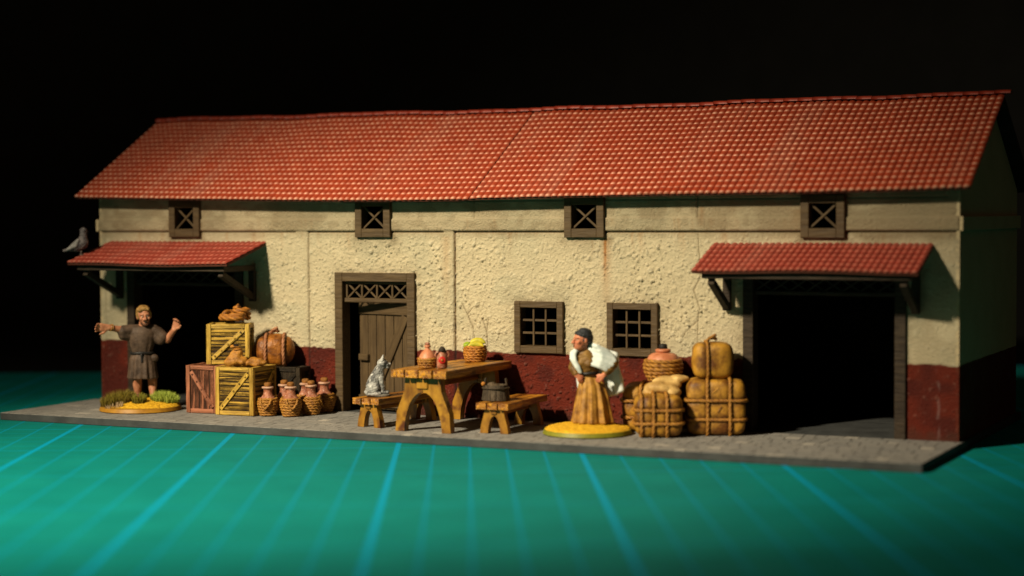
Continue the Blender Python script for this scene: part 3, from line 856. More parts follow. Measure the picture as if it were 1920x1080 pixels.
# awnings
def awning(x0, x1, yf, zf, ncol, nrow):
    zt = 2.80; L = math.hypot(yf, zt-zf); th = math.atan2(zt-zf, -yf)
    def pt(x, t, n): return Vector((x, yf*(1-t)-math.sin(th)*n, zf+(zt-zf)*t+math.cos(th)*n+.012*math.sin(x*2.1+x0)*(1-t)))
    mb = MB(); vs = [pt(x, t, n_) for n_ in (-.05, -.012) for x in np.linspace(x0, x1, 9) for t in (0, .97)]
    fs = []
    for i in range(8):
        a = i*2; fs += [(a, a+1, a+3, a+2), (18+a, 18+a+2, 18+a+3, 18+a+1), (a, a+2, 18+a+2, 18+a), (a+1, 18+a+1, 18+a+3, a+3)]
    fs += [(0, 18, 19, 1), (16, 17, 35, 34)]
    aw = mk('awning', mb.add(vs, fs), M['deck'], house, smooth=False)
    w = (x1-x0)/ncol; l = L/nrow
    me, *_ = tile_mesh('awning_tile', w*.99, l*1.18, .024, .018, M['awn_tile'])
    for c_ in range(ncol):
        for r_ in range(nrow):
            p = pt(x0+w*(c_+.5), r_/nrow, -.010)
            mk('awning_tile', me, parent=aw, M=Matrix.Translation(p) @ rotx(th) @ rotz(random.uniform(-.025, .025)))
    mk('awning_beam', MB().bbox(x0+.12, x1-.12, yf+.10, yf+.20, zf-.13, zf-.035, .008), M['dark_timber'], aw, smooth=False)
    for bx in (x0+.18, x1-.30):
        mb = MB()
        mb.bbox(bx, bx+.12, yf+.18, -.052, zf-.14, zf-.045, .008)
        mb.bbox(bx+.002, bx+.118, -.11, -.03, 1.80, zf-.142, .008)
        ang = math.atan2(.42, -(yf+.24)); Lb = math.hypot(.42, yf+.24)
        mb.bbox(.01, .11, 0, Lb, -.05, .05, .008, tr(bx, yf+.18, zf-.17) @ rotx(-ang))
        mk('awning_bracket', mb, M['dark_timber'], aw, smooth=False)
    return aw
awning(.225, 3.504, -1.17, 2.46, 32, 6)
awning(11.484, 14.788, -.95, 2.435, 34, 6)

# ------------------------------------------------------------------ furniture
def plank_top(parent, w, ln, n, z0, th, mat, seed):
    ws = w/n
    for k in range(n):
        mb = MB().sbox(ln+random.uniform(-.02, .02), ws-.008, th, 10, 2, 2, .25).wobble(.006, 4, seed+k)
        mk('board', mb, mat, parent, tr(-w/2+ws*(k+.5), ln/2, z0+th/2+random.uniform(-.003, .003)) @ rotz(R(90)), smooth=True, angle=40)
def trestle(parent, y, wt, wf, hgt, foot, dep, mat, block):
    # pair of curved splayed legs meeting under the top, with an arch between them
    for s in (-1, 1):
        out = []
        n = 8
        pts_out = [(s*wf/2, 0), (s*(wf/2-.02), hgt*.35), (s*(wt/2+.02), hgt*.75), (s*wt/2, hgt)]
        ih = hgt*.74
        inner = []
        for k in range(n+1):
            a = PI/2*k/n; inner.append((s*(wf/2-foot)*math.cos(a)**.95, ih*math.sin(a)**1.15))
        inner[-1] = (s*.004, ih)
        pts = pts_out + [(s*.004, hgt)] + inner[::-1]
        if s < 0: pts = pts[::-1]
        mb = MB().poly(pts, -dep/2, dep/2)
        mk('leg', mb.wobble(.004, 5, y+s), mat, parent, tr(0, y, 0), smooth=False)
    mk('cross_block', MB().bbox(-wt*block, wt*block, -dep*.72, dep*.72, hgt*.80, hgt-.002, .012), mat, parent, tr(0, y, 0), smooth=False)
def trestle_table(name, label, cat, loc, rz, w, ln, hgt, th, n, wt, wf, foot, dep, inset, group=None):
    t = thing(name, label, cat, loc, rz, group)
    plank_top(t, w, ln, n, hgt-th, th, M['table'], loc[0])
    for y in (inset, ln-inset): trestle(t, y, wt, wf, hgt-th-.002, foot, dep, M['leg'], .16)
    mk('stretcher', MB().sbox(ln-2*inset, .07, .10, 6, 1, 1, .3), M['table'], t, tr(0, ln/2, (hgt-th)*.86) @ rotz(R(90)), smooth=False)
    return t
trestle_table('table', 'long orange-brown plank table on arched trestle legs by the wall', 'table', (7.635, -2.20, .003), R(-1.5), .97, 2.12, .945, .135, 4, .60, .95, .15, .13, .20)
trestle_table('bench', 'wooden bench left of the table, with the grey cat on it', 'bench', (6.56, -1.93, .003), R(-10), .54, 1.55, .46, .11, 3, .30, .46, .13, .11, .14)
trestle_table('bench', 'wooden bench right of the table, with the small tub on it', 'bench', (8.69, -1.87, .003), R(2), .54, 1.52, .46, .11, 3, .30, .46, .13, .11, .14)

# ------------------------------------------------------------------ crates
def crate(name, label, loc, rz, w, d, h, mat, faces, npl, vertical=False):
    t = thing(name, label, 'crate', loc, rz)
    mk('crate_core', MB().box(-w/2+.028, w/2-.028, -d/2+.028, d/2-.028, .004, h-.028), M['core'], t, smooth=False)
    sd = random.uniform(0, 50)
    fmat = {'ochre_wood': M['crate_yf'], 'reddish_wood': M['crate_rf']}.get(mat.name, mat)
    def face(Fm, fw, fh, brace, vert, n):
        bw = .082
        def piece(nm, lx, lz, th, cx, cz, y, ang=0.0, nx=7, wob=.006):
            nonlocal sd
            sd += 1.37
            mb = MB().sbox(lx, th, lz, nx, 1, 2, .5).wobble(wob, 6, sd)
            return mk(nm, mb, fmat if nm in ('frame_stile', 'frame_rail', 'brace') else mat, t, Fm @ tr(cx, y, cz) @ roty(-ang), angle=50)
        iw, ih = fw-2*bw, fh-2*bw
        for k in range(n):
            if vert:
                pw = iw/n; piece('plank', ih+.03, pw-.010, .03, -iw/2+pw*(k+.5), fh/2, .012+random.uniform(-.005, .004), R(90))
            else:
                pw = ih/n; piece('plank', iw+.03, pw-.010, .03, 0, bw+pw*(k+.5), .012+random.uniform(-.005, .004))
        for s in (-1, 1):
            piece('frame_stile', fh, bw, .055, s*(fw/2-bw/2), fh/2, .004, R(90))
            piece('frame_rail', fw-2*bw+.01, bw, .050, 0, fh/2+s*(fh/2-bw/2), .005)
        if brace:
            L = math.hypot(iw, ih)*.94; a = math.atan2(ih, iw)*brace
            br = piece('brace', L, .075, .03, 0, fh/2, -.014, a, 9, .004)
            for u in (-.82, -.42, .0, .42, .82):
                mk('rivet', MB().ell((0, 0, 0), (.018, .012, .018), 8), mat, br, tr(u*L/2, -.016, 0))
    fm = {'front': (Matrix.Translation((0, -d/2+.02, 0)), w, h), 'right': (rotz(R(90)) @ tr(0, -w/2+.02, 0), d, h),
          'left': (rotz(R(-90)) @ tr(0, -w/2+.02, 0), d, h), 'back': (rotz(R(180)) @ tr(0, -d/2+.02, 0), w, h),
          'top': (tr(0, -d/2, h-.02) @ rotx(R(-90)), w, d)}
    for f, br in faces.items():
        F_, fw, fh = fm[f]
        if f == 'top': F_ = tr(0, -d/2, h-.02) @ rotx(R(-90)) ; 
        face(F_, fw, fh, br, vertical and f != 'top', npl)
    return t
ALL = {'front': 1, 'right': 1, 'left': 1, 'back': -1, 'top': 0}
crate('crate', 'reddish brown crate with vertical planks, on the pavement at far left of the stack', (3.02, -.965, .003), R(5), .60, .58, .79, M['crate_r'], {**ALL, 'front': -1}, 5, True)
crate('crate', 'large ochre crate with diagonal brace on the pavement, in front of the stack', (3.71, -.94, .003), R(3), .72, .76, .79, M['crate_y'], ALL, 8)
crate('crate', 'ochre crate carrying the rope coil, topmost of the stack', (3.27, -.74, .797), R(25), .72, .50, .67, M['crate_y'], ALL, 8)
crate('crate', 'dark weathered crate half hidden behind the jugs, under the round bundle', (4.10, -.28, .003), R(4), .66, .40, .74, M['crate_d'], ALL, 6, True)

# ------------------------------------------------------------------ ropes, bundles, sacks
def coil_path(cx, cy, r, turns, z0, wob, seed):
    out = []
    n = int(turns*40)
    for i in range(n):
        a = 2*PI*i/40; u = i/n
        rr = r*(1-.35*u)+wob*math.sin(a*2.7+seed)
        out.append((cx+rr*math.cos(a), cy+rr*.75*math.sin(a), z0+.10*u+wob*.5*math.sin(a*1.7+seed)+.03*math.sin(a*.5+seed)**2))
    return out
t = mk('rope_coil', MB().rope(coil_path(0, 0, .22, 2.6, .045, .022, 1.0), .044).rope(coil_path(.12, .02, .12, 1.7, .13, .015, 2.5), .044), M['rope_o'], None, tr(3.34, -.74, 1.478) @ rotz(R(30)))
tag(t, 'coil of thick straw-coloured rope lying on the topmost crate', 'rope')

def sgnpow(x, p): return math.copysign(abs(x)**p, x)
def superq(a, b, c, n, N=18, dents=()):
    # rounded block; dents pull the skin in under the ropes
    vs = []; fs = []; key = {}
    def P(p):
        k = tuple(round(q, 5) for q in p)
        if k in key: return key[k]
        m_ = (abs(p[0])**n+abs(p[1])**n+abs(p[2])**n)**(-1/n)
        q = Vector((p[0]*m_*a, p[1]*m_*b, p[2]*m_*c))
        s = 0
        for ax, val, wd, am in dents: s += am*math.exp(-((q[ax]-val)/wd)**2)
        q *= (1-s)
        key[k] = len(vs); vs.append(q); return key[k]
    g = [math.tan(PI/4*(2*i/N-1)) for i in range(N+1)]
    for ax in range(3):
        for s in (-1, 1):
            for i in range(N):
                for j in range(N):
                    def mkp(u, v):
                        p = [0, 0, 0]; p[ax] = s; p[(ax+1) % 3] = u; p[(ax+2) % 3] = v; return P(p)
                    q = (mkp(g[i], g[j]), mkp(g[i+1], g[j]), mkp(g[i+1], g[j+1]), mkp(g[i], g[j+1]))
                    fs.append(q if s > 0 else q[::-1])
    return vs, fs
def loop(ax, val, a, b, c, n, out=.0, N=64):
    h = (a, b, c); k = max(.05, 1-abs(val/h[ax])**n)**(1/n)
    o1, o2 = (ax+1) % 3, (ax+2) % 3; pts = []
    for i in range(N):
        t_ = 2*PI*i/N; p = [0, 0, 0]; p[ax] = val
        p[o1] = sgnpow(math.cos(t_), 2/n)*h[o1]*k; p[o2] = sgnpow(math.sin(t_), 2/n)*h[o2]*k
        f = Vector(p); m_ = Vector(p); m_[ax] = 0
        if m_.length > 1e-6: f = f + m_.normalized()*out
        pts.append(f)
    return pts
def bale(name, label, cat, loc, rz, w, d, h, n, xr, zr, yr, mat, rmat, rr=.024, wob=.012, knot=False, slash=()):
    a, b_, c_ = w/2, d/2, h/2
    t = thing(name, label, cat, loc, rz)
    dents = [(0, x*a, .035, .05) for x in xr]+[(2, z*c_, .035, .045) for z in zr]+[(1, y*b_, .035, .045) for y in yr]
    vs, fs = superq(a, b_, c_, n, 22, dents)
    mb = MB().add(vs, fs).wobble(wob, 5, loc[0])
    mb.v = [(p[0], p[1], max(p[2], -c_*.985)) for p in mb.v]
    mb.a = [min(1.0, sum(math.exp(-((p[ax]-val)/.042)**2) for ax, val, *_ in dents)) for p in mb.v]
    body = mk('wrapping', mb, mat, t, tr(0, 0, c_))
    sets = [(0, x*a) for x in xr]+[(2, z*c_) for z in zr]+[(1, y*b_) for y in yr]
    for k, (ax, val) in enumerate(sets):
        pts = loop(ax, val, a, b_, c_, n, .004+.008*(k % 2))
        m2 = MB().rope(pts, rr, True).wobble(.006, 4, loc[0]+k)
        m2.v = [(p[0], p[1], max(p[2], -c_-.006)) for p in m2.v]
        mk('rope', m2, rmat, t, tr(0, 0, c_))
    if knot:
        m2 = MB().rope([(-.09, 0, 0), (-.03, .03, .045), (.03, -.02, .05), (.06, .02, .03), (0, .04, .06), (-.04, -.03, .05), (.05, -.03, .10)], rr)
        mk('knot', m2, rmat, t, tr(0, 0, h+.005))
    for sx, sz, an in slash:
        m2 = MB().sbox(.12, .025, .022, 6, 1, 1, .6)
        mk('stitch', m2, mat, t, tr(sx*a, -b_*1.0, c_+sz*c_) @ roty(-an))
    return t
bale('bundle', 'round orange leather bundle tied with pale rope, behind the crates', 'bundle', (3.90, -.36, .742), R(28), .66, .52, .54, 2.5, (-.42, .48), (), (), M['bale_o'], M['rope_p'], .026, .016, knot=True)
FR = R(22)
bale('bale', 'largest ochre bale tied with two ropes each way, beside the right gateway', 'bale', (11.70, -.50, .003), FR, .86, .62, .82, 7.0, (-.30, .46), (-.42, .26), (), M['bale'], M['rope'], .024, slash=((-.02, .62, .7), (.1, -.05, .9)))
bale('bale', 'small low ochre bale tied with crossed ropes, nearest the woman', 'bale', (11.02, -1.08, .003), R(24), .70, .60, .62, 4.8, (-.72, -.22, .34), (-.34, .28), (), M['bale'], M['rope'], .026)
bale('bale', 'ochre bale half hidden behind the small bale, under the wrapped pot', 'bale', (10.58, -.48, .003), R(15), .66, .66, .715, 5.0, (-.1, .4), (-.4, .3), (), M['bale'], M['rope'], .026)
bale('bale', 'rounded ochre bale with one upright rope, on top of the largest bale', 'bale', (11.64, -.48, .820), R(26), .60, .50, .54, 4.2, (-.30,), (), (), M['bale'], M['rope'], .022, .014, knot=True)

def lump(parts, voxel, mat, amp, freq, seed, smooth=3, name='sackcloth'):
    mb = MB()
    for c_, r_ in parts: mb.ell(c_, r_, 18)
    me = fuse(mb, voxel, mat, smooth, name)
    displace(me, lambda p: mnoise.noise(p*freq+Vector((seed, seed*2, 0)))*amp)
    return me
# sack with a pinched neck in front of the top crate
t = thing('sack', 'small tan sack with a pinched open neck, leaning on the top crate', 'sack', (3.66, -1.16, .797), R(30))
mk('sackcloth', lump([((0, 0, .10), (.175, .11, .105)), ((.02, 0, .19), (.11, .085, .085)), ((.03, 0, .265), (.05, .045, .05)), ((.0, -.01, .315), (.085, .06, .03)), ((-.10, -.02, .07), (.09, .08, .07)), ((.11, -.03, .08), (.085, .08, .075))], .012, M['sack'], .035, 9, 1), parent=t)
mk('tie', MB().rope([(.058*math.cos(a), .052*math.sin(a), 0) for a in np.linspace(0, 2*PI, 24)[:-1]], .013, True), M['rope_o'], t, tr(.03, 0, .275))
mk('mouth', MB().ell((0, 0, 0), (.055, .035, .01), 12), M['dark'], t, tr(.0, -.018, .338) @ rotx(R(24)))
t = thing('sack', 'flat slumped tan sack lying on the front crate beside the round bundle', 'sack', (3.93, -1.02, .797), R(25))
mk('sackcloth', lump([((0, 0, .05), (.17, .11, .06)), ((.03, 0, .09), (.11, .09, .065)), ((-.13, 0, .04), (.08, .08, .045)), ((.15, 0, .04), (.07, .07, .04))], .012, M['sack'], .04, 8, 4), parent=t)
t = thing('sack', 'pale cream floppy sack draped over the bales in front of the pot', 'sack', (11.03, -.80, .56), R(24))
mk('sackcloth', lump([((-.10, -.06, .12), (.22, .15, .10)), ((.10, -.10, .07), (.13, .10, .085)), ((-.02, .06, .22), (.20, .14, .085)), ((.20, .08, .25), (.16, .12, .065)), ((-.22, -.06, .06), (.12, .1, .07)), ((.06, -.02, .16), (.17, .14, .08))], .014, M['cream_sack'], .035, 6, 9, 4), parent=t)

# ------------------------------------------------------------------ jugs
def rings(prof, rr, seed=0):
    mb = MB()
    for k, (r_, z) in enumerate(prof):
        pts = [(r_*math.cos(a), r_*math.sin(a), z+.004*math.sin(3*a+k)) for a in np.linspace(0, 2*PI, 40)[:-1]]
        mb.rope(pts, rr, True, rotz(k*.7+seed))
    return mb
def make_jug(label):
    t = thing('jug', label, 'jug', group='corked jugs wrapped in rope beside the crates')
    mk('vessel', MB().lathe([(.09, .004), (.13, .02), (.165, .14), (.175, .24), (.15, .315), (.115, .345), (.088, .38), (.078, .44), (.085, .475), (.1, .49)], 28).wobble(.005, 6), M['terra'], t)
    mk('rope_wrap', rings([(.135, .03), (.15, .075), (.165, .12), (.175, .165), (.182, .21), (.18, .255), (.165, .30)], .0255), M['rope'], t)
    mk('rim', MB().lathe([(.085, .482), (.108, .488), (.115, .506), (.105, .522), (.06, .524)], 28).wobble(.006, 8), M['rim'], t)
    mk('cork', MB().lathe([(.05, .515), (.062, .53), (.072, .552), (.068, .585), (.045, .600)], 20).wobble(.006, 9), M['cork'], t)
    for s in (0, 1):
        pts = [(-.10, -.165, .30), (-.09, -.205, .24), (-.03, -.222, .165), (0, -.222, .145), (.03, -.222, .165), (.085, -.205, .24), (.10, -.165, .30)]
        mk('rope_handle', MB().rope(pts, .020), M['rope'], t, rotz(PI*s))
    return t
J = [((4.24, -1.10), R(20), .88, 'corked rope-wrapped jug nearest the ochre crate, front row of the group'),
     ((4.64, -1.04), R(40), .90, 'corked rope-wrapped jug with pale neck, front and middle of the group'),
     ((4.80, -.68), R(115), .90, 'corked rope-wrapped jug second from the door, behind the front row'),
     ((4.78, -.24), R(160), .92, 'corked rope-wrapped jug nearest the door, at the wall'),
     ((4.32, -.74), R(80), .90, 'corked rope-wrapped jug peeping out between the two front jugs'),
     ((4.53, -.42), R(200), .90, 'corked rope-wrapped jug at the back, beside the dark crate')]
jug0 = make_jug(J[0][3])
for k, ((x, y), rz, s, lab) in enumerate(J):
    o = jug0 if k == 0 else copy_tree(jug0)
    o['label'] = lab; o.location = (x, y, .003); o.rotation_euler = (0, 0, rz); o.scale = (s*.98, s*.98, s*1.03)

# big wrapped pot among the bales
t = thing('pot', 'large terracotta pot with rope-bound belly and black stopper, among the bales', 'pot', (10.84, -.42, .718), 0)
mk('vessel', MB().lathe([(.13, .0), (.17, .03), (.25, .15), (.262, .26), (.245, .335), (.235, .36), (.215, .41), (.17, .44), (.10, .455), (.085, .475)], 36), M['terra_b'], t)
mk('rope_wrap', rings([(.205, .06), (.235, .11), (.26, .165), (.272, .22), (.272, .275), (.258, .33)], .031), M['rope'], t)
mk('rim', MB().lathe([(.09, .455), (.115, .468), (.118, .495), (.10, .51), (.06, .512)], 30), M['terra_b'], t)
mk('stopper', MB().lathe([(.058, .505), (.066, .52), (.064, .565), (.045, .585)], 20), M['black'], t)

# things on the table
t = thing('jug', 'squat terracotta jug with woven base, standing at the table corner', 'jug', (7.60, -1.83, .948), 0)
mk('vessel', MB().lathe([(.11, .0), (.135, .05), (.14, .12), (.125, .18), (.095, .235), (.06, .268), (.036, .285), (.034, .305), (.05, .315), (.05, .335), (.03, .345)], 28), M['terra_b'], t)
mk('woven_base', rings([(.112, .02), (.125, .058), (.136, .096), (.137, .132)], .022), M['rope'], t)
mk('stopper', MB().lathe([(.03, .338), (.038, .348), (.036, .375), (.02, .385)], 16), M['terra'], t)
t = thing('bottle', 'small brown two-handled bottle with round red seal, on the table', 'bottle', (7.83, -1.80, .948), R(28))
mk('vessel', MB().lathe([(.068, .0), (.078, .02), (.083, .10), (.08, .16), (.062, .205), (.04, .235), (.034, .255)], 24), M['terra'], t)
mk('cap', MB().lathe([(.036, .25), (.058, .258), (.058, .275), (.036, .31), (.016, .328)], 20), M['dark_timber'], t)
for s in (-1, 1):
    mk('handle', MB().tube([(s*.038, 0, .245), (s*.085, 0, .24), (s*.105, 0, .20), (s*.078, 0, .15)], .014, 8), M['terra'], t)
seal = mk('seal', MB().lathe([(.056, 0), (.056, .012), (.044, .02), (.03, .02)], 22), M['red'], t, tr(0, -.072, .125) @ rotx(R(90)))
mk('seal_boss', MB().lathe([(.022, .016), (.022, .026), (.012, .03)], 14), M['bale_o'], seal)

t = thing('basket', 'round coiled rope basket holding fruit, on the far end of the table', 'basket', (7.70, -.46, .948), 0)
mk('basket_wall', rings([(.135, .022), (.15, .062), (.16, .102), (.165, .142), (.163, .182), (.155, .222)], .026), M['rope_o'], t)
mk('basket_bottom', MB().lathe([(.12, .004), (.14, .03), (.145, .16), (.10, .17)], 24), M['core'], t)
def fruit(x, y, z, rz, tilt, ln, label):
    pts = []; rad = []
    for i in range(13):
        u = i/12*2-1; pts.append((u*ln*.5, .05*(1-u*u)-.025, .035*(1-u*u))); rad.append(.052*(1-abs(u)**2.6*.85))
    o = mk('banana', MB().tube(pts, rad, 10), M['banana'], None, tr(x, y, z) @ rotz(rz) @ rotx(tilt))
    tag(o, label, 'banana', 'yellow fruit in the basket')
fruit(7.735, -.44, 1.232, R(20), 0, .25, 'upper yellow banana lying on the fruit basket')
fruit(7.755, -.54, 1.185, R(26), R(-10), .25, 'lower yellow banana at the front of the fruit basket')
o = mk('apple', MB().lathe([(.012, -.05), (.045, -.045), (.062, -.005), (.055, .035), (.03, .05), (.010, .036)], 18), M['green'], None, tr(7.60, -.54, 1.20) @ rotx(R(28)))
tag(o, 'small green apple at the left rim of the fruit basket', 'apple')

# tub on the right-hand bench
t = thing('tub', 'small dark wooden tub with two lugs, on the right bench', 'tub', (8.56, -1.46, .463), R(24))
mk('tub_bottom', MB().lathe([(.15, .0), (.158, .01), (.165, .05), (.10, .052)], 24), M['core'], t)
ns = 16
for k in range(ns):
    a = 2*PI*(k+.5)/ns; hh = .335 if k in (7, 15) else .235
    mb = MB().bbox(-hh/2, hh/2, -.012, .012, -.036, .036, .005)
    mk('stave', mb.wobble(.004, 9, k), M['tub'], t, rotz(a) @ tr(.178, 0, hh/2) @ roty(R(82)) @ roty(R(0)) @ rotx(R(90)), smooth=False)
for z, r_ in ((.06, .182), (.19, .202)):
    mk('hoop', MB().tube([(r_*math.cos(a), r_*math.sin(a), z) for a in np.linspace(0, 2*PI, 40)[:-1]], .012, 6, True), M['tub'], t)
mk('rag', lump([((0, 0, .19), (.16, .15, .05)), ((-.06, 0, .22), (.07, .06, .035)), ((.07, .03, .215), (.06, .06, .03))], .012, M['cloth_tub'], .03, 14, 3, 2), parent=t)
mk('handle_knob', MB().ell((0, 0, 0), (.034, .03, .034), 12), M['rope_o'], t, tr(-.185, -.06, .25))

# ------------------------------------------------------------------ figures
def grass_tuft(parent, cx, cy, rx, ry, n, hgt, c0, c1, z0, seed):
    g = np.random.default_rng(seed); vs = []; fs = []; cl = []
    for k in range(n):
        a = g.uniform(0, 2*PI); q = math.sqrt(g.uniform()); x = cx+rx*q*math.cos(a); y = cy+ry*q*math.sin(a)
        L = hgt*g.uniform(.55, 1.1)*(1-.35*q*q); lean = g.uniform(.05, .35)*L; la = a+g.normal()*.8
        w = g.uniform(.0035, .007); wa = g.uniform(0, PI)
        z = z0(x, y)
        b0 = Vector((x, y, z)); wv = Vector((math.cos(wa), math.sin(wa), 0))*w
        mid = b0+Vector((math.cos(la)*lean*.35, math.sin(la)*lean*.35, L*.6)); tip = b0+Vector((math.cos(la)*lean, math.sin(la)*lean, L))
        o = len(vs); vs += [b0-wv, b0+wv, mid+wv*.7, mid-wv*.7, tip]; fs += [(o, o+1, o+2, o+3), (o+3, o+2, o+4)]
        k0 = np.array(c0)*g.uniform(.6, 1.2); k1 = np.array(c1)*g.uniform(.7, 1.25)
        cl += [k0, k0, (k0+k1)/2, (k0+k1)/2, k1]
    me = bpy.data.meshes.new('grass_tuft'); me.from_pydata([tuple(p) for p in vs], [], fs); me.materials.append(M['grass'])
    col_attr(me, 'paint', np.array(cl)); me.update()
    o = mk('grass_tuft', me, parent=parent); o['kind'] = 'stuff'; return o

def disc_base(parent, r_, rim, dome, seed, off=(0, 0)):
    b_ = mk('base', MB().lathe([(r_*.97, 0), (r_, .012), (r_*.965, .07), (r_*.9, .078)], 56), rim, parent, angle=40)
    n = 40; vs = [(0, 0, 0)]; fs = []
    def zz(x, y):
        q = math.hypot(x-off[0], y-off[1])/r_
        return .068 + dome*max(0, 1-(q/1.02)**2)**.8
    rg = 22
    vs = [(0, 0, zz(0, 0))]
    for j in range(1, rg+1):
        for i in range(72):
            a = 2*PI*i/72; q = r_*.955*j/rg; x, y = q*math.cos(a), q*math.sin(a)
            vs.append((x, y, (zz(x, y) if j < rg else .068)+(random.uniform(-.008, .010) if j < rg else 0)))
    for i in range(72): fs.append((0, 1+i, 1+(i+1) % 72))
    for j in range(rg-1):
        for i in range(72): a = 1+j*72; fs.append((a+i, a+72+i, a+72+(i+1) % 72, a+(i+1) % 72))
    sand = mk('sand', MB().add(vs, fs), M['sand'], b_)
    mb = MB(); g = np.random.default_rng(seed)
    for k in range(420):
        a = g.uniform(0, 2*PI); q = r_*.94*math.sqrt(g.uniform()); x, y = q*math.cos(a), q*math.sin(a); s = g.uniform(.006, .013)
        mb.add([(x-s, y-s*.6, zz(x, y)-.002), (x+s, y-s*.5, zz(x, y)-.002), (x, y+s, zz(x, y)-.002), (x, y, zz(x, y)+s*1.2)], [(0, 1, 3), (1, 2, 3), (2, 0, 3)])
    mk('sand_grains', mb, M['sand'], b_)['kind'] = 'stuff'
    return b_, zz

def hand(mb, wrist, dirv, palm_n, s, curl=.5, spread=.12, thumb=1):
    # palm with four fingers of different length and a thumb leaving its side
    d = Vector(dirv).normalized(); n = Vector(palm_n).normalized(); sd = d.cross(n).normalized()*thumb
    w = Vector(wrist); pc = w+d*(.060*s)
    for k in (-1.5, -.5, .5, 1.5):
        mb.cap(w+sd*(k*.010*s), w+d*(.105*s)+sd*(k*.024*s), .026*s, .021*s, 8)
    for k, L in zip((-1.5, -.5, .5, 1.5), (.075, .095, .10, .085)):
        p0 = w+d*(.105*s)+sd*(k*.025*s); dd = (d+sd*(k*spread)).normalized()
        c1 = (dd*math.cos(curl*.5)+n*math.sin(curl*.5)).normalized(); c2 = (dd*math.cos(curl*1.3)+n*math.sin(curl*1.3)).normalized(); c3 = (dd*math.cos(curl*2.1)+n*math.sin(curl*2.1)).normalized()
        p1 = p0+c1*(L*.45*s); p2 = p1+c2*(L*.32*s); p3 = p2+c3*(L*.23*s)
        mb.cap(p0, p1, .0150*s, .0140*s, 8).cap(p1, p2, .0140*s, .0125*s, 8).cap(p2, p3, .0125*s, .0105*s, 8)
    t0 = w+d*(.030*s)+sd*(.034*s); t1 = t0+(d*.7+sd*.75+n*.25).normalized()*(.055*s); t2 = t1+(d*.95+sd*.25+n*.3).normalized()*(.045*s)
    mb.cap(t0, t1, .019*s, .016*s, 8).cap(t1, t2, .016*s, .012*s, 8)

def head_vol(mb, c, s, R3):
    # skull, jaw, brow, nose, ears, lips; face towards local -y
    def P(x, y, z): return Vector(c)+R3 @ (Vector((x, y, z))*s)
    E = lambda p, r_: mb.ell(P(*p), tuple(q*s for q in r_), 16, R3.to_4x4())
    E((0, .01, .03), (.098, .118, .118)); E((0, -.035, -.06), (.074, .078, .082)); E((0, -.075, -.105), (.036, .032, .028))
    E((0, -.092, .028), (.068, .022, .018))
    for k in (-1, 1):
        E((k*.055, -.078, -.028), (.026, .026, .024)); E((k*.102, .012, -.005), (.014, .026, .036))
    mb.cap(P(0, -.108, .022), P(0, -.140, -.035), .014*s, .020*s, 8)
    for k in (-1, 1): E((k*.017, -.126, -.038), (.013, .015, .011))
    E((0, -.108, -.068), (.034, .014, .010)); E((0, -.104, -.092), (.030, .014, .010))
    return P

# --- the man with outstretched arms
man = thing('person', 'person in brown belted tunic with both arms spread wide, on grassy base', 'person', (1.76, -1.20, .003), R(37.5))
mb_, zz = disc_base(man, .685, M['base_y'], .11, 1, (.1, .1))
YB = .10
mb = MB()
HR = (Matrix.Rotation(R(8), 3, 'Z') @ Matrix.Rotation(R(-5), 3, 'Y')).to_3x3()
HC = (.075, YB-.05, 1.565)
HP = head_vol(mb, HC, 1.12, HR)
mb.cap((.045, YB, 1.30), (.065, YB-.02, 1.46), .085, .072)
mb.ell((.04, YB, 1.20), (.19, .13, .20)).ell((.035, YB, .95), (.14, .11, .18)).cap((-.16, YB, 1.335), (.25, YB, 1.335), .085, .085)
# legs and sandalled feet
for lx, fz, fy in ((-.05, .20, YB+.03), (.20, .195, YB-.06)):
    mb.chain([((lx*.6+.02, YB, .80), .105), ((lx, YB-.02, .50), .078), ((lx, YB+.005, .40), .076), ((lx+.005, fy+.0, .25), .050), ((lx+.005, fy, .215), .048)])
    mb.cap((lx+.005, fy+.03, fz+.02), (lx+.025, fy-.13, fz+.008), .042, .036)
# arms
mb.chain([((-.165, YB, 1.345), .075), ((-.33, YB-.05, 1.352), .062), ((-.50, YB-.14, 1.392), .044)])
hand(mb, (-.505, YB-.145, 1.393), (-1, -.25, .06), (.1, -.95, -.15), 1.30, .55, .10, -1)
mb.chain([((.26, YB, 1.335), .075), ((.455, YB-.02, 1.165), .064), ((.565, YB-.16, 1.335), .044)])
hand(mb, (.568, YB-.163, 1.342), (.35, -.25, .9), (-.5, -.75, .0), 1.22, .85, .04, 1)
body = mk('body', fuse(mb, .0095, M['skin'], 2), parent=man)
# tunic
def fold(a, u): return math.sin(9*a+1.2)*.55+math.sin(15*a+u*3)*.45
mb = MB()
mb.loft([(.045, YB, 1.405, .10, .085), (.045, YB, 1.385, .20, .115), (.045, YB, 1.30, .235, .150), (.04, YB, 1.18, .222, .158, .02), (.037, YB, 1.06, .195, .145, .04), (.035, YB, .97, .165, .128, .03),
         (.035, YB, .93, .172, .134, .03), (.036, YB, .86, .21, .165, .05), (.04, YB, .72, .225, .18, .085), (.042, YB, .60, .238, .19, .11), (.042, YB, .525, .248, .195, .13), (.042, YB, .518, .235, .182, .13)], 72, fold)
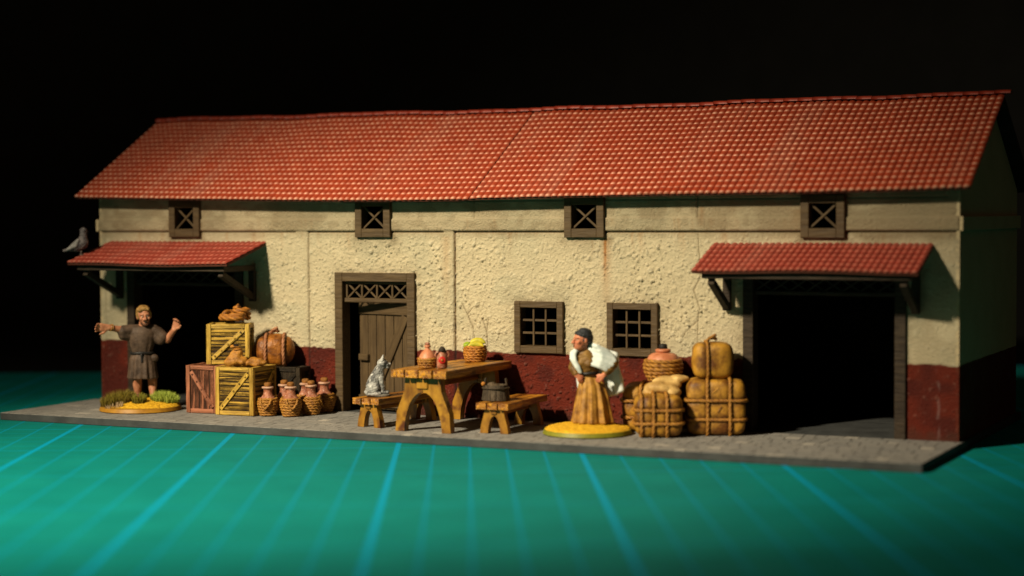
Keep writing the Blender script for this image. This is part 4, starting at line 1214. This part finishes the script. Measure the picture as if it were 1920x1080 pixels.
# short wide sleeves
mb.cap((-.15, YB, 1.335), (.23, YB, 1.335), .098, .098)
mb.chain([((-.13, YB, 1.332), .100), ((-.275, YB-.035, 1.322), .098)]).chain([((-.20, YB, 1.25), .10), ((-.27, YB-.03, 1.255), .085)])
mb.chain([((.22, YB, 1.328), .100), ((.30, YB, 1.29), .100), ((.375, YB-.02, 1.215), .100)]).chain([((.25, YB, 1.22), .10), ((.335, YB-.02, 1.16), .085)])
mk('tunic', fuse(mb, .0105, M['tunic'], 1, 'tunic'), parent=man)
mk('belt', MB().tube([(.036+.178*math.cos(a), YB+.139*math.sin(a), .952+.006*math.sin(3*a)) for a in np.linspace(0, 2*PI, 48)[:-1]], .023, 8, True), M['belt'], man)
mk('belt_end', MB().sbox(.16, .02, .04, 6, 1, 1, .4), M['belt'], man, tr(.03, YB-.165, .87) @ roty(R(86)))
mk('pouch', MB().ell((0, 0, 0), (.075, .055, .07), 16).wobble(.012, 9), M['tunic'], man, tr(.235, YB-.07, .86))
# hair, beard, features
mb = MB()
for p, r_ in (((0, .035, .075), (.112, .115, .098)), ((0, .085, .01), (.100, .062, .10)), ((-.085, .03, .02), (.032, .075, .07)), ((.085, .03, .02), (.032, .075, .07)), ((-.05, -.075, .105), (.05, .035, .03)), ((.04, -.078, .11), (.055, .035, .03)), ((0, -.06, .125), (.08, .05, .03))):
    mb.ell(HP(*p), tuple(q*1.12 for q in r_), 16, HR.to_4x4())
me = fuse(mb, .010, M['hair_b'], 1, 'hair')
displace(me, lambda p: .004*math.sin(60*p.x+25*p.z+6*mnoise.noise(p*9)))
mk('hair', me, parent=man)
mb = MB()
for p, r_ in (((0, -.088, -.112), (.048, .034, .032)), ((-.05, -.055, -.085), (.024, .036, .04)), ((.05, -.055, -.085), (.024, .036, .04)), ((-.022, -.118, -.056), (.026, .012, .010)), ((.022, -.118, -.056), (.026, .012, .010))):
    mb.ell(HP(*p), tuple(q*1.12 for q in r_), 12, HR.to_4x4())
mk('beard', fuse(mb, .007, M['beard'], 1, 'beard'), parent=man)
mk('mouth', MB().ell(HP(0, -.1175, -.080), (.022, .010, .014), 10, HR.to_4x4()), M['dark'], man)
for k in (-1, 1):
    mk('eye', MB().ell(HP(k*.038, -.092, .002), (.014, .010, .009), 12, HR.to_4x4()), M['eye'], man)
    mk('pupil', MB().ell(HP(k*.038+.004, -.1015, .002), (.007, .005, .008), 8, HR.to_4x4()), M['dark'], man)
    mk('eyebrow', MB().cap(HP(k*.062, -.094, .028), HP(k*.018, -.110, .030), .006, .007, 6), M['beard'], man)
for q in (0, .03):
    c0 = Vector((-.475+q*.8, YB-.132+q*.35, 1.388)); ax = Vector((-1, -.5, .2)).normalized(); u = ax.orthogonal().normalized(); w = ax.cross(u)
    mk('bracelet', MB().tube([c0+u*(.052*math.cos(a))+w*(.052*math.sin(a)) for a in np.linspace(0, 2*PI, 24)[:-1]], .010, 6, True), M['bronze'], man)
for lx, fy, fz in ((-.05, YB+.03, .20), (.20, YB-.06, .195)):
    mk('sandal', MB().sbox(.24, .11, .025, 6, 2, 1, .5).wobble(.004, 8), M['belt'], man, tr(lx+.017, fy-.05, fz-.022) @ rotz(R(97)))
    for kk in (-.02, -.085): mk('sandal_strap', MB().tube([(lx+.008-kk*.12+.047*math.cos(a), fy+kk, fz+.008+.046*math.sin(a)) for a in np.linspace(0, PI, 10)], .008, 6), M['belt'], man)
grass_tuft(man, -.37, -.02, .285, .24, 1500, .22, (.085, .055, .012), (.24, .19, .022), zz, 3)
grass_tuft(man, -.02, -.25, .12, .11, 420, .17, (.09, .075, .012), (.27, .25, .03), zz, 4)
grass_tuft(man, .40, -.06, .24, .24, 1200, .17, (.16, .20, .02), (.46, .56, .09), zz, 5)
grass_tuft(man, -.42, -.34, .16, .10, 90, .09, (.3, .2, .1), (.55, .42, .25), zz, 6)

# --- the woman with hands on hips
wom = thing('person', 'person in golden-brown dress and pale shawl, hands on hips, leaning forward', 'person', (9.96, -1.24, .003), R(23.5))
wb, zz = disc_base(wom, .665, M['base_g'], .10, 2)
s_ = .00161
def wp(zx, zy, y=0.0): return Vector(((zx-398)*s_, y, .165+(945-zy)*s_))
mb = MB()
HR = (Matrix.Rotation(R(-62), 3, 'Z') @ Matrix.Rotation(R(-4), 3, 'X')).to_3x3()
HC = wp(350, 186, -.06)
HP = head_vol(mb, HC, 1.10, HR)
mb.cap(wp(385, 315), wp(360, 250, -.03), .075, .068)
mb.ell(wp(415, 380), (.15, .12, .16)).ell(wp(425, 520), (.11, .10, .16))
mb.chain([(wp(545, 320, -.02), .07), (wp(640, 395, -.07), .058), (wp(560, 490, -.14), .042)])
hand(mb, wp(552, 500, -.15), (-.72, -.10, -.62), (-.2, .8, -.3), .82, .75, .06, -1)
mb.chain([(wp(300, 330, -.02), .065), (wp(265, 440, -.02), .055), (wp(300, 500, -.10), .042)])
hand(mb, wp(308, 500, -.12), (.45, -.05, -.8), (.2, .8, -.3), .78, .75, .06, 1)
mk('body', fuse(mb, .0095, M['skin_r'], 2), parent=wom)
def fold2(a, u): return math.sin(11*a+.6*math.sin(2*a))*.7+math.sin(19*a+2)*.3
rg = []
for zy, cx, hw, dp, am in ((470, 408, 78, .115, .0), (500, 412, 76, .112, .02), (540, 425, 92, .13, .06), (600, 440, 118, .165, .085), (680, 445, 138, .195, .105), (780, 446, 156, .225, .12), (870, 447, 170, .25, .13), (935, 448, 184, .27, .14), (948, 448, 180, .262, .14)):
    p = wp(cx, zy); rg.append((p.x, .02, p.z, hw*s_, dp, am))
mk('skirt', fuse(MB().loft(rg[::-1], 96, fold2), .0105, M['dress'], 1, 'skirt'), parent=wom)
mb = MB()
rg = []
for zy, cx, hw, dp in ((505, 414, 76, .112), (470, 408, 84, .125), (420, 398, 100, .15), (370, 395, 108, .155), (320, 396, 104, .135), (290, 392, 78, .10), (275, 385, 50, .078)):
    p = wp(cx, zy); rg.append((p.x, -.01, p.z, hw*s_, dp))
mb.loft(rg, 40).ell(wp(355, 390, -.11), (.075, .06, .07)).ell(wp(415, 392, -.13), (.075, .06, .07))
mb.chain([(wp(545, 320, -.02), .085), (wp(640, 392, -.07), .078), (wp(572, 476, -.13), .060)])
mb.chain([(wp(303, 330, -.02), .074), (wp(266, 438, -.02), .066), (wp(294, 488, -.09), .054)])
me = fuse(mb, .0105, M['bodice'], 1, 'bodice')
displace(me, lambda p: .012*mnoise.noise(Vector((p.x*14, p.y*14, p.z*26))))
mk('bodice', me, parent=wom)
p = wp(411, 488)
mk('sash', MB().tube([(p.x+.128*math.cos(a), .0+.125*math.sin(a), p.z+.005*math.sin(4*a)) for a in np.linspace(0, 2*PI, 40)[:-1]], .024, 8, True), M['belt'], wom)
# shawl: folds over both shoulders, a long fall behind the near arm
mb = MB()
for k in range(9):
    u = k/8
    x0, z0 = 390+52*u, 212+190*u; x1 = 585+75*math.sin(u*2.6)-95*max(0, u-.45); z1 = 285+170*u
    rr = .030-.006*(k % 2)
    mb.chain([(wp(x0, z0, .05-.21*u), rr), (wp(x0*.5+x1*.5, (z0+z1)/2-10, -.125-.06*u), rr+.004), (wp(x1, z1, -.085-.075*u), rr)])
for k in range(3): mb.chain([(wp(440+50*k, 290+20*k, .02), .11), (wp(520+40*k, 330+12*k, .04), .10)])
for k in range(6):
    u = k/5
    mb.chain([(wp(540+110*u, 305+30*u, .10-.06*u), .066), (wp(570+85*u, 430, .13-.06*u), .058), (wp(575+122*u, 560, .13-.07*u), .046+.008*(k % 2)), (wp(588+125*u, 690-45*u*u, .13-.08*u), .036+.010*(k % 2))])
mb.chain([(wp(500, 330, .10), .10), (wp(530, 470, .13), .08)]).chain([(wp(400, 280, .10), .10), (wp(420, 480, .12), .08)])
for k in range(3):
    mb.chain([(wp(335-16*k, 236+14*k, -.05-.02*k), .030), (wp(258+12*k, 300+8*k, -.10-.01*k), .032), (wp(256+16*k, 352+8*k, -.125-.01*k), .030), (wp(300+12*k, 430, -.145), .026), (wp(330+6*k, 478, -.135), .020)])
mb.chain([(wp(330, 300, .10), .08), (wp(325, 500, .10), .06), (wp(335, 640, .09), .045)])
mk('shawl', fuse(mb, .0115, M['shawl'], 4, 'shawl'), parent=wom)
mb = MB()
for p, r_ in (((0, .026, .064), (.113, .130, .104)), ((0, .085, .015), (.098, .075, .085)), ((0, -.025, .095), (.088, .055, .036)), ((-.08, .03, .02), (.028, .065, .055)), ((.08, .03, .02), (.028, .065, .055))):
    mb.ell(HP(*p), tuple(q*1.10 for q in r_), 16, HR.to_4x4())
me = fuse(mb, .010, M['hair_g'], 1, 'hair')
displace(me, lambda p: .006*math.sin(70*p.z+20*p.x))
mk('hair', me, parent=wom)
mk('mouth', MB().ell(HP(0, -.1185, -.080), (.022, .010, .011), 10, HR.to_4x4()), M['dark'], wom)
for k in (-1, 1):
    mk('eye', MB().ell(HP(k*.038, -.092, .002), (.014, .010, .009), 12, HR.to_4x4()), M['eye'], wom)
    mk('pupil', MB().ell(HP(k*.038, -.1015, .002), (.007, .005, .008), 8, HR.to_4x4()), M['dark'], wom)
    mk('eyebrow', MB().cap(HP(k*.062, -.094, .028), HP(k*.018, -.110, .030), .006, .007, 6), M['hair_g'], wom)

# --- the cat on the left bench
cat = thing('cat', 'grey cat figurine sitting upright on the left bench, looking right', 'cat', (6.62, -1.62, .464), R(28))
q_ = .00090
def cp(zx, zy, y=0.0): return Vector(((zx-445)*q_, y, (915-zy)*q_))
mb = MB()
mb.ell(cp(350, 770), (.108, .105, .115)).chain([(cp(345, 740), .108), (cp(400, 600), .098), (cp(455, 480), .080), (cp(495, 400), .066)])
mb.ell(cp(470, 560), (.075, .075, .11))
HRc = Matrix.Rotation(R(0), 4, 'Y')
mb.ell(cp(515, 350), (.085, .078, .074)).ell(cp(590, 375), (.050, .050, .040)).ell(cp(632, 372), (.026, .032, .026)).ell(cp(600, 425), (.036, .034, .020))
for y in (-.045, .045):
    mb.chain([(cp(505, 305, y), .034), (cp(520, 255, y*1.15), .022), (cp(528, 215, y*1.2), .009)])
    mb.chain([(cp(485, 600, y), .048), (cp(515, 740, y*1.1), .034), (cp(520, 840, y*1.1), .030)]).cap(cp(530, 850, y*1.1), cp(600, 845, y*1.1), .029, .026)
    mb.ell(cp(375, 770, y*1.9), (.088, .040, .085)).cap(cp(390, 855, y*2.0), cp(470, 858, y*2.0), .030, .026)
mb.ell(cp(480, 455), (.055, .062, .07))
mb.chain([(cp(270, 800, 0), .040), (cp(235, 840, -.06), .034), (cp(270, 868, -.125), .030), (cp(360, 872, -.15), .027), (cp(440, 872, -.14), .022), (cp(480, 868, -.12), .017)])
me = fuse(mb, .0065, M['cat'], 2, 'body')
displace(me, lambda p: .006*mnoise.noise(Vector((p.x*30, p.y*30, p.z*55))))
mk('body', me, parent=cat, M=tr(0, 0, .0))
mk('plinth', MB().lathe([(.185, 0), (.192, .012), (.18, .035), (.15, .040)], 32).wobble(.006, 7), M['catbase'], cat, Matrix.Diagonal((1.0, .85, 1, 1)))
mk('nose', MB().ell(cp(655, 362), (.008, .010, .007), 8), M['dark'], cat)
for y in (-.046, .046): mk('eye', MB().ell(cp(585, 338, y*.95), (.013, .010, .010), 8), M['dark'], cat)

# --- the pigeon on the left awning
pig = thing('pigeon', 'grey pigeon perched on the left corner of the left awning', 'pigeon', (.24, -.84, 2.595), R(38))
q_ = .000775
def pp(zx, zy, y=0.0): return Vector(((zx-520)*q_, y, (790-zy)*q_))
mb = MB()
mb.chain([(pp(560, 545), .105), (pp(440, 610), .095), (pp(320, 660), .055)]).chain([(pp(575, 500), .095), (pp(585, 380), .062), (pp(590, 275), .052)])
mb.ell(pp(590, 260), (.062, .052, .055)).cap(pp(345, 650), pp(165, 705), .040, .022)
me = fuse(mb, .007, M['pigeon'], 2, 'body')
displace(me, lambda p: .007*mnoise.noise(p*42))
mk('body', me, parent=pig)
for y in (-1, 1):
    mb = MB()
    for k in range(4):
        mb.cap(pp(470-14*k, 480+38*k, y*.088), pp(300-26*k, 610+26*k, y*.058), .034, .016, 8)
    mk('wing', fuse(mb, .007, M['pigeon_w'], 1, 'wing'), parent=pig)
    mk('leg', MB().tube([pp(540, 690, y*.03), pp(530, 800, y*.035)], .010, 6), M['beak'], pig)
    mk('foot', MB().tube([pp(500, 800, y*.035), pp(590, 798, y*.045)], .009, 6), M['beak'], pig)
    mk('eye', MB().ell(pp(620, 255, y*.047), (.009, .007, .009), 8), M['dark'], pig)
mk('beak', MB().tube([pp(645, 268), pp(690, 290)], [.016, .004], 8), M['beak'], pig)
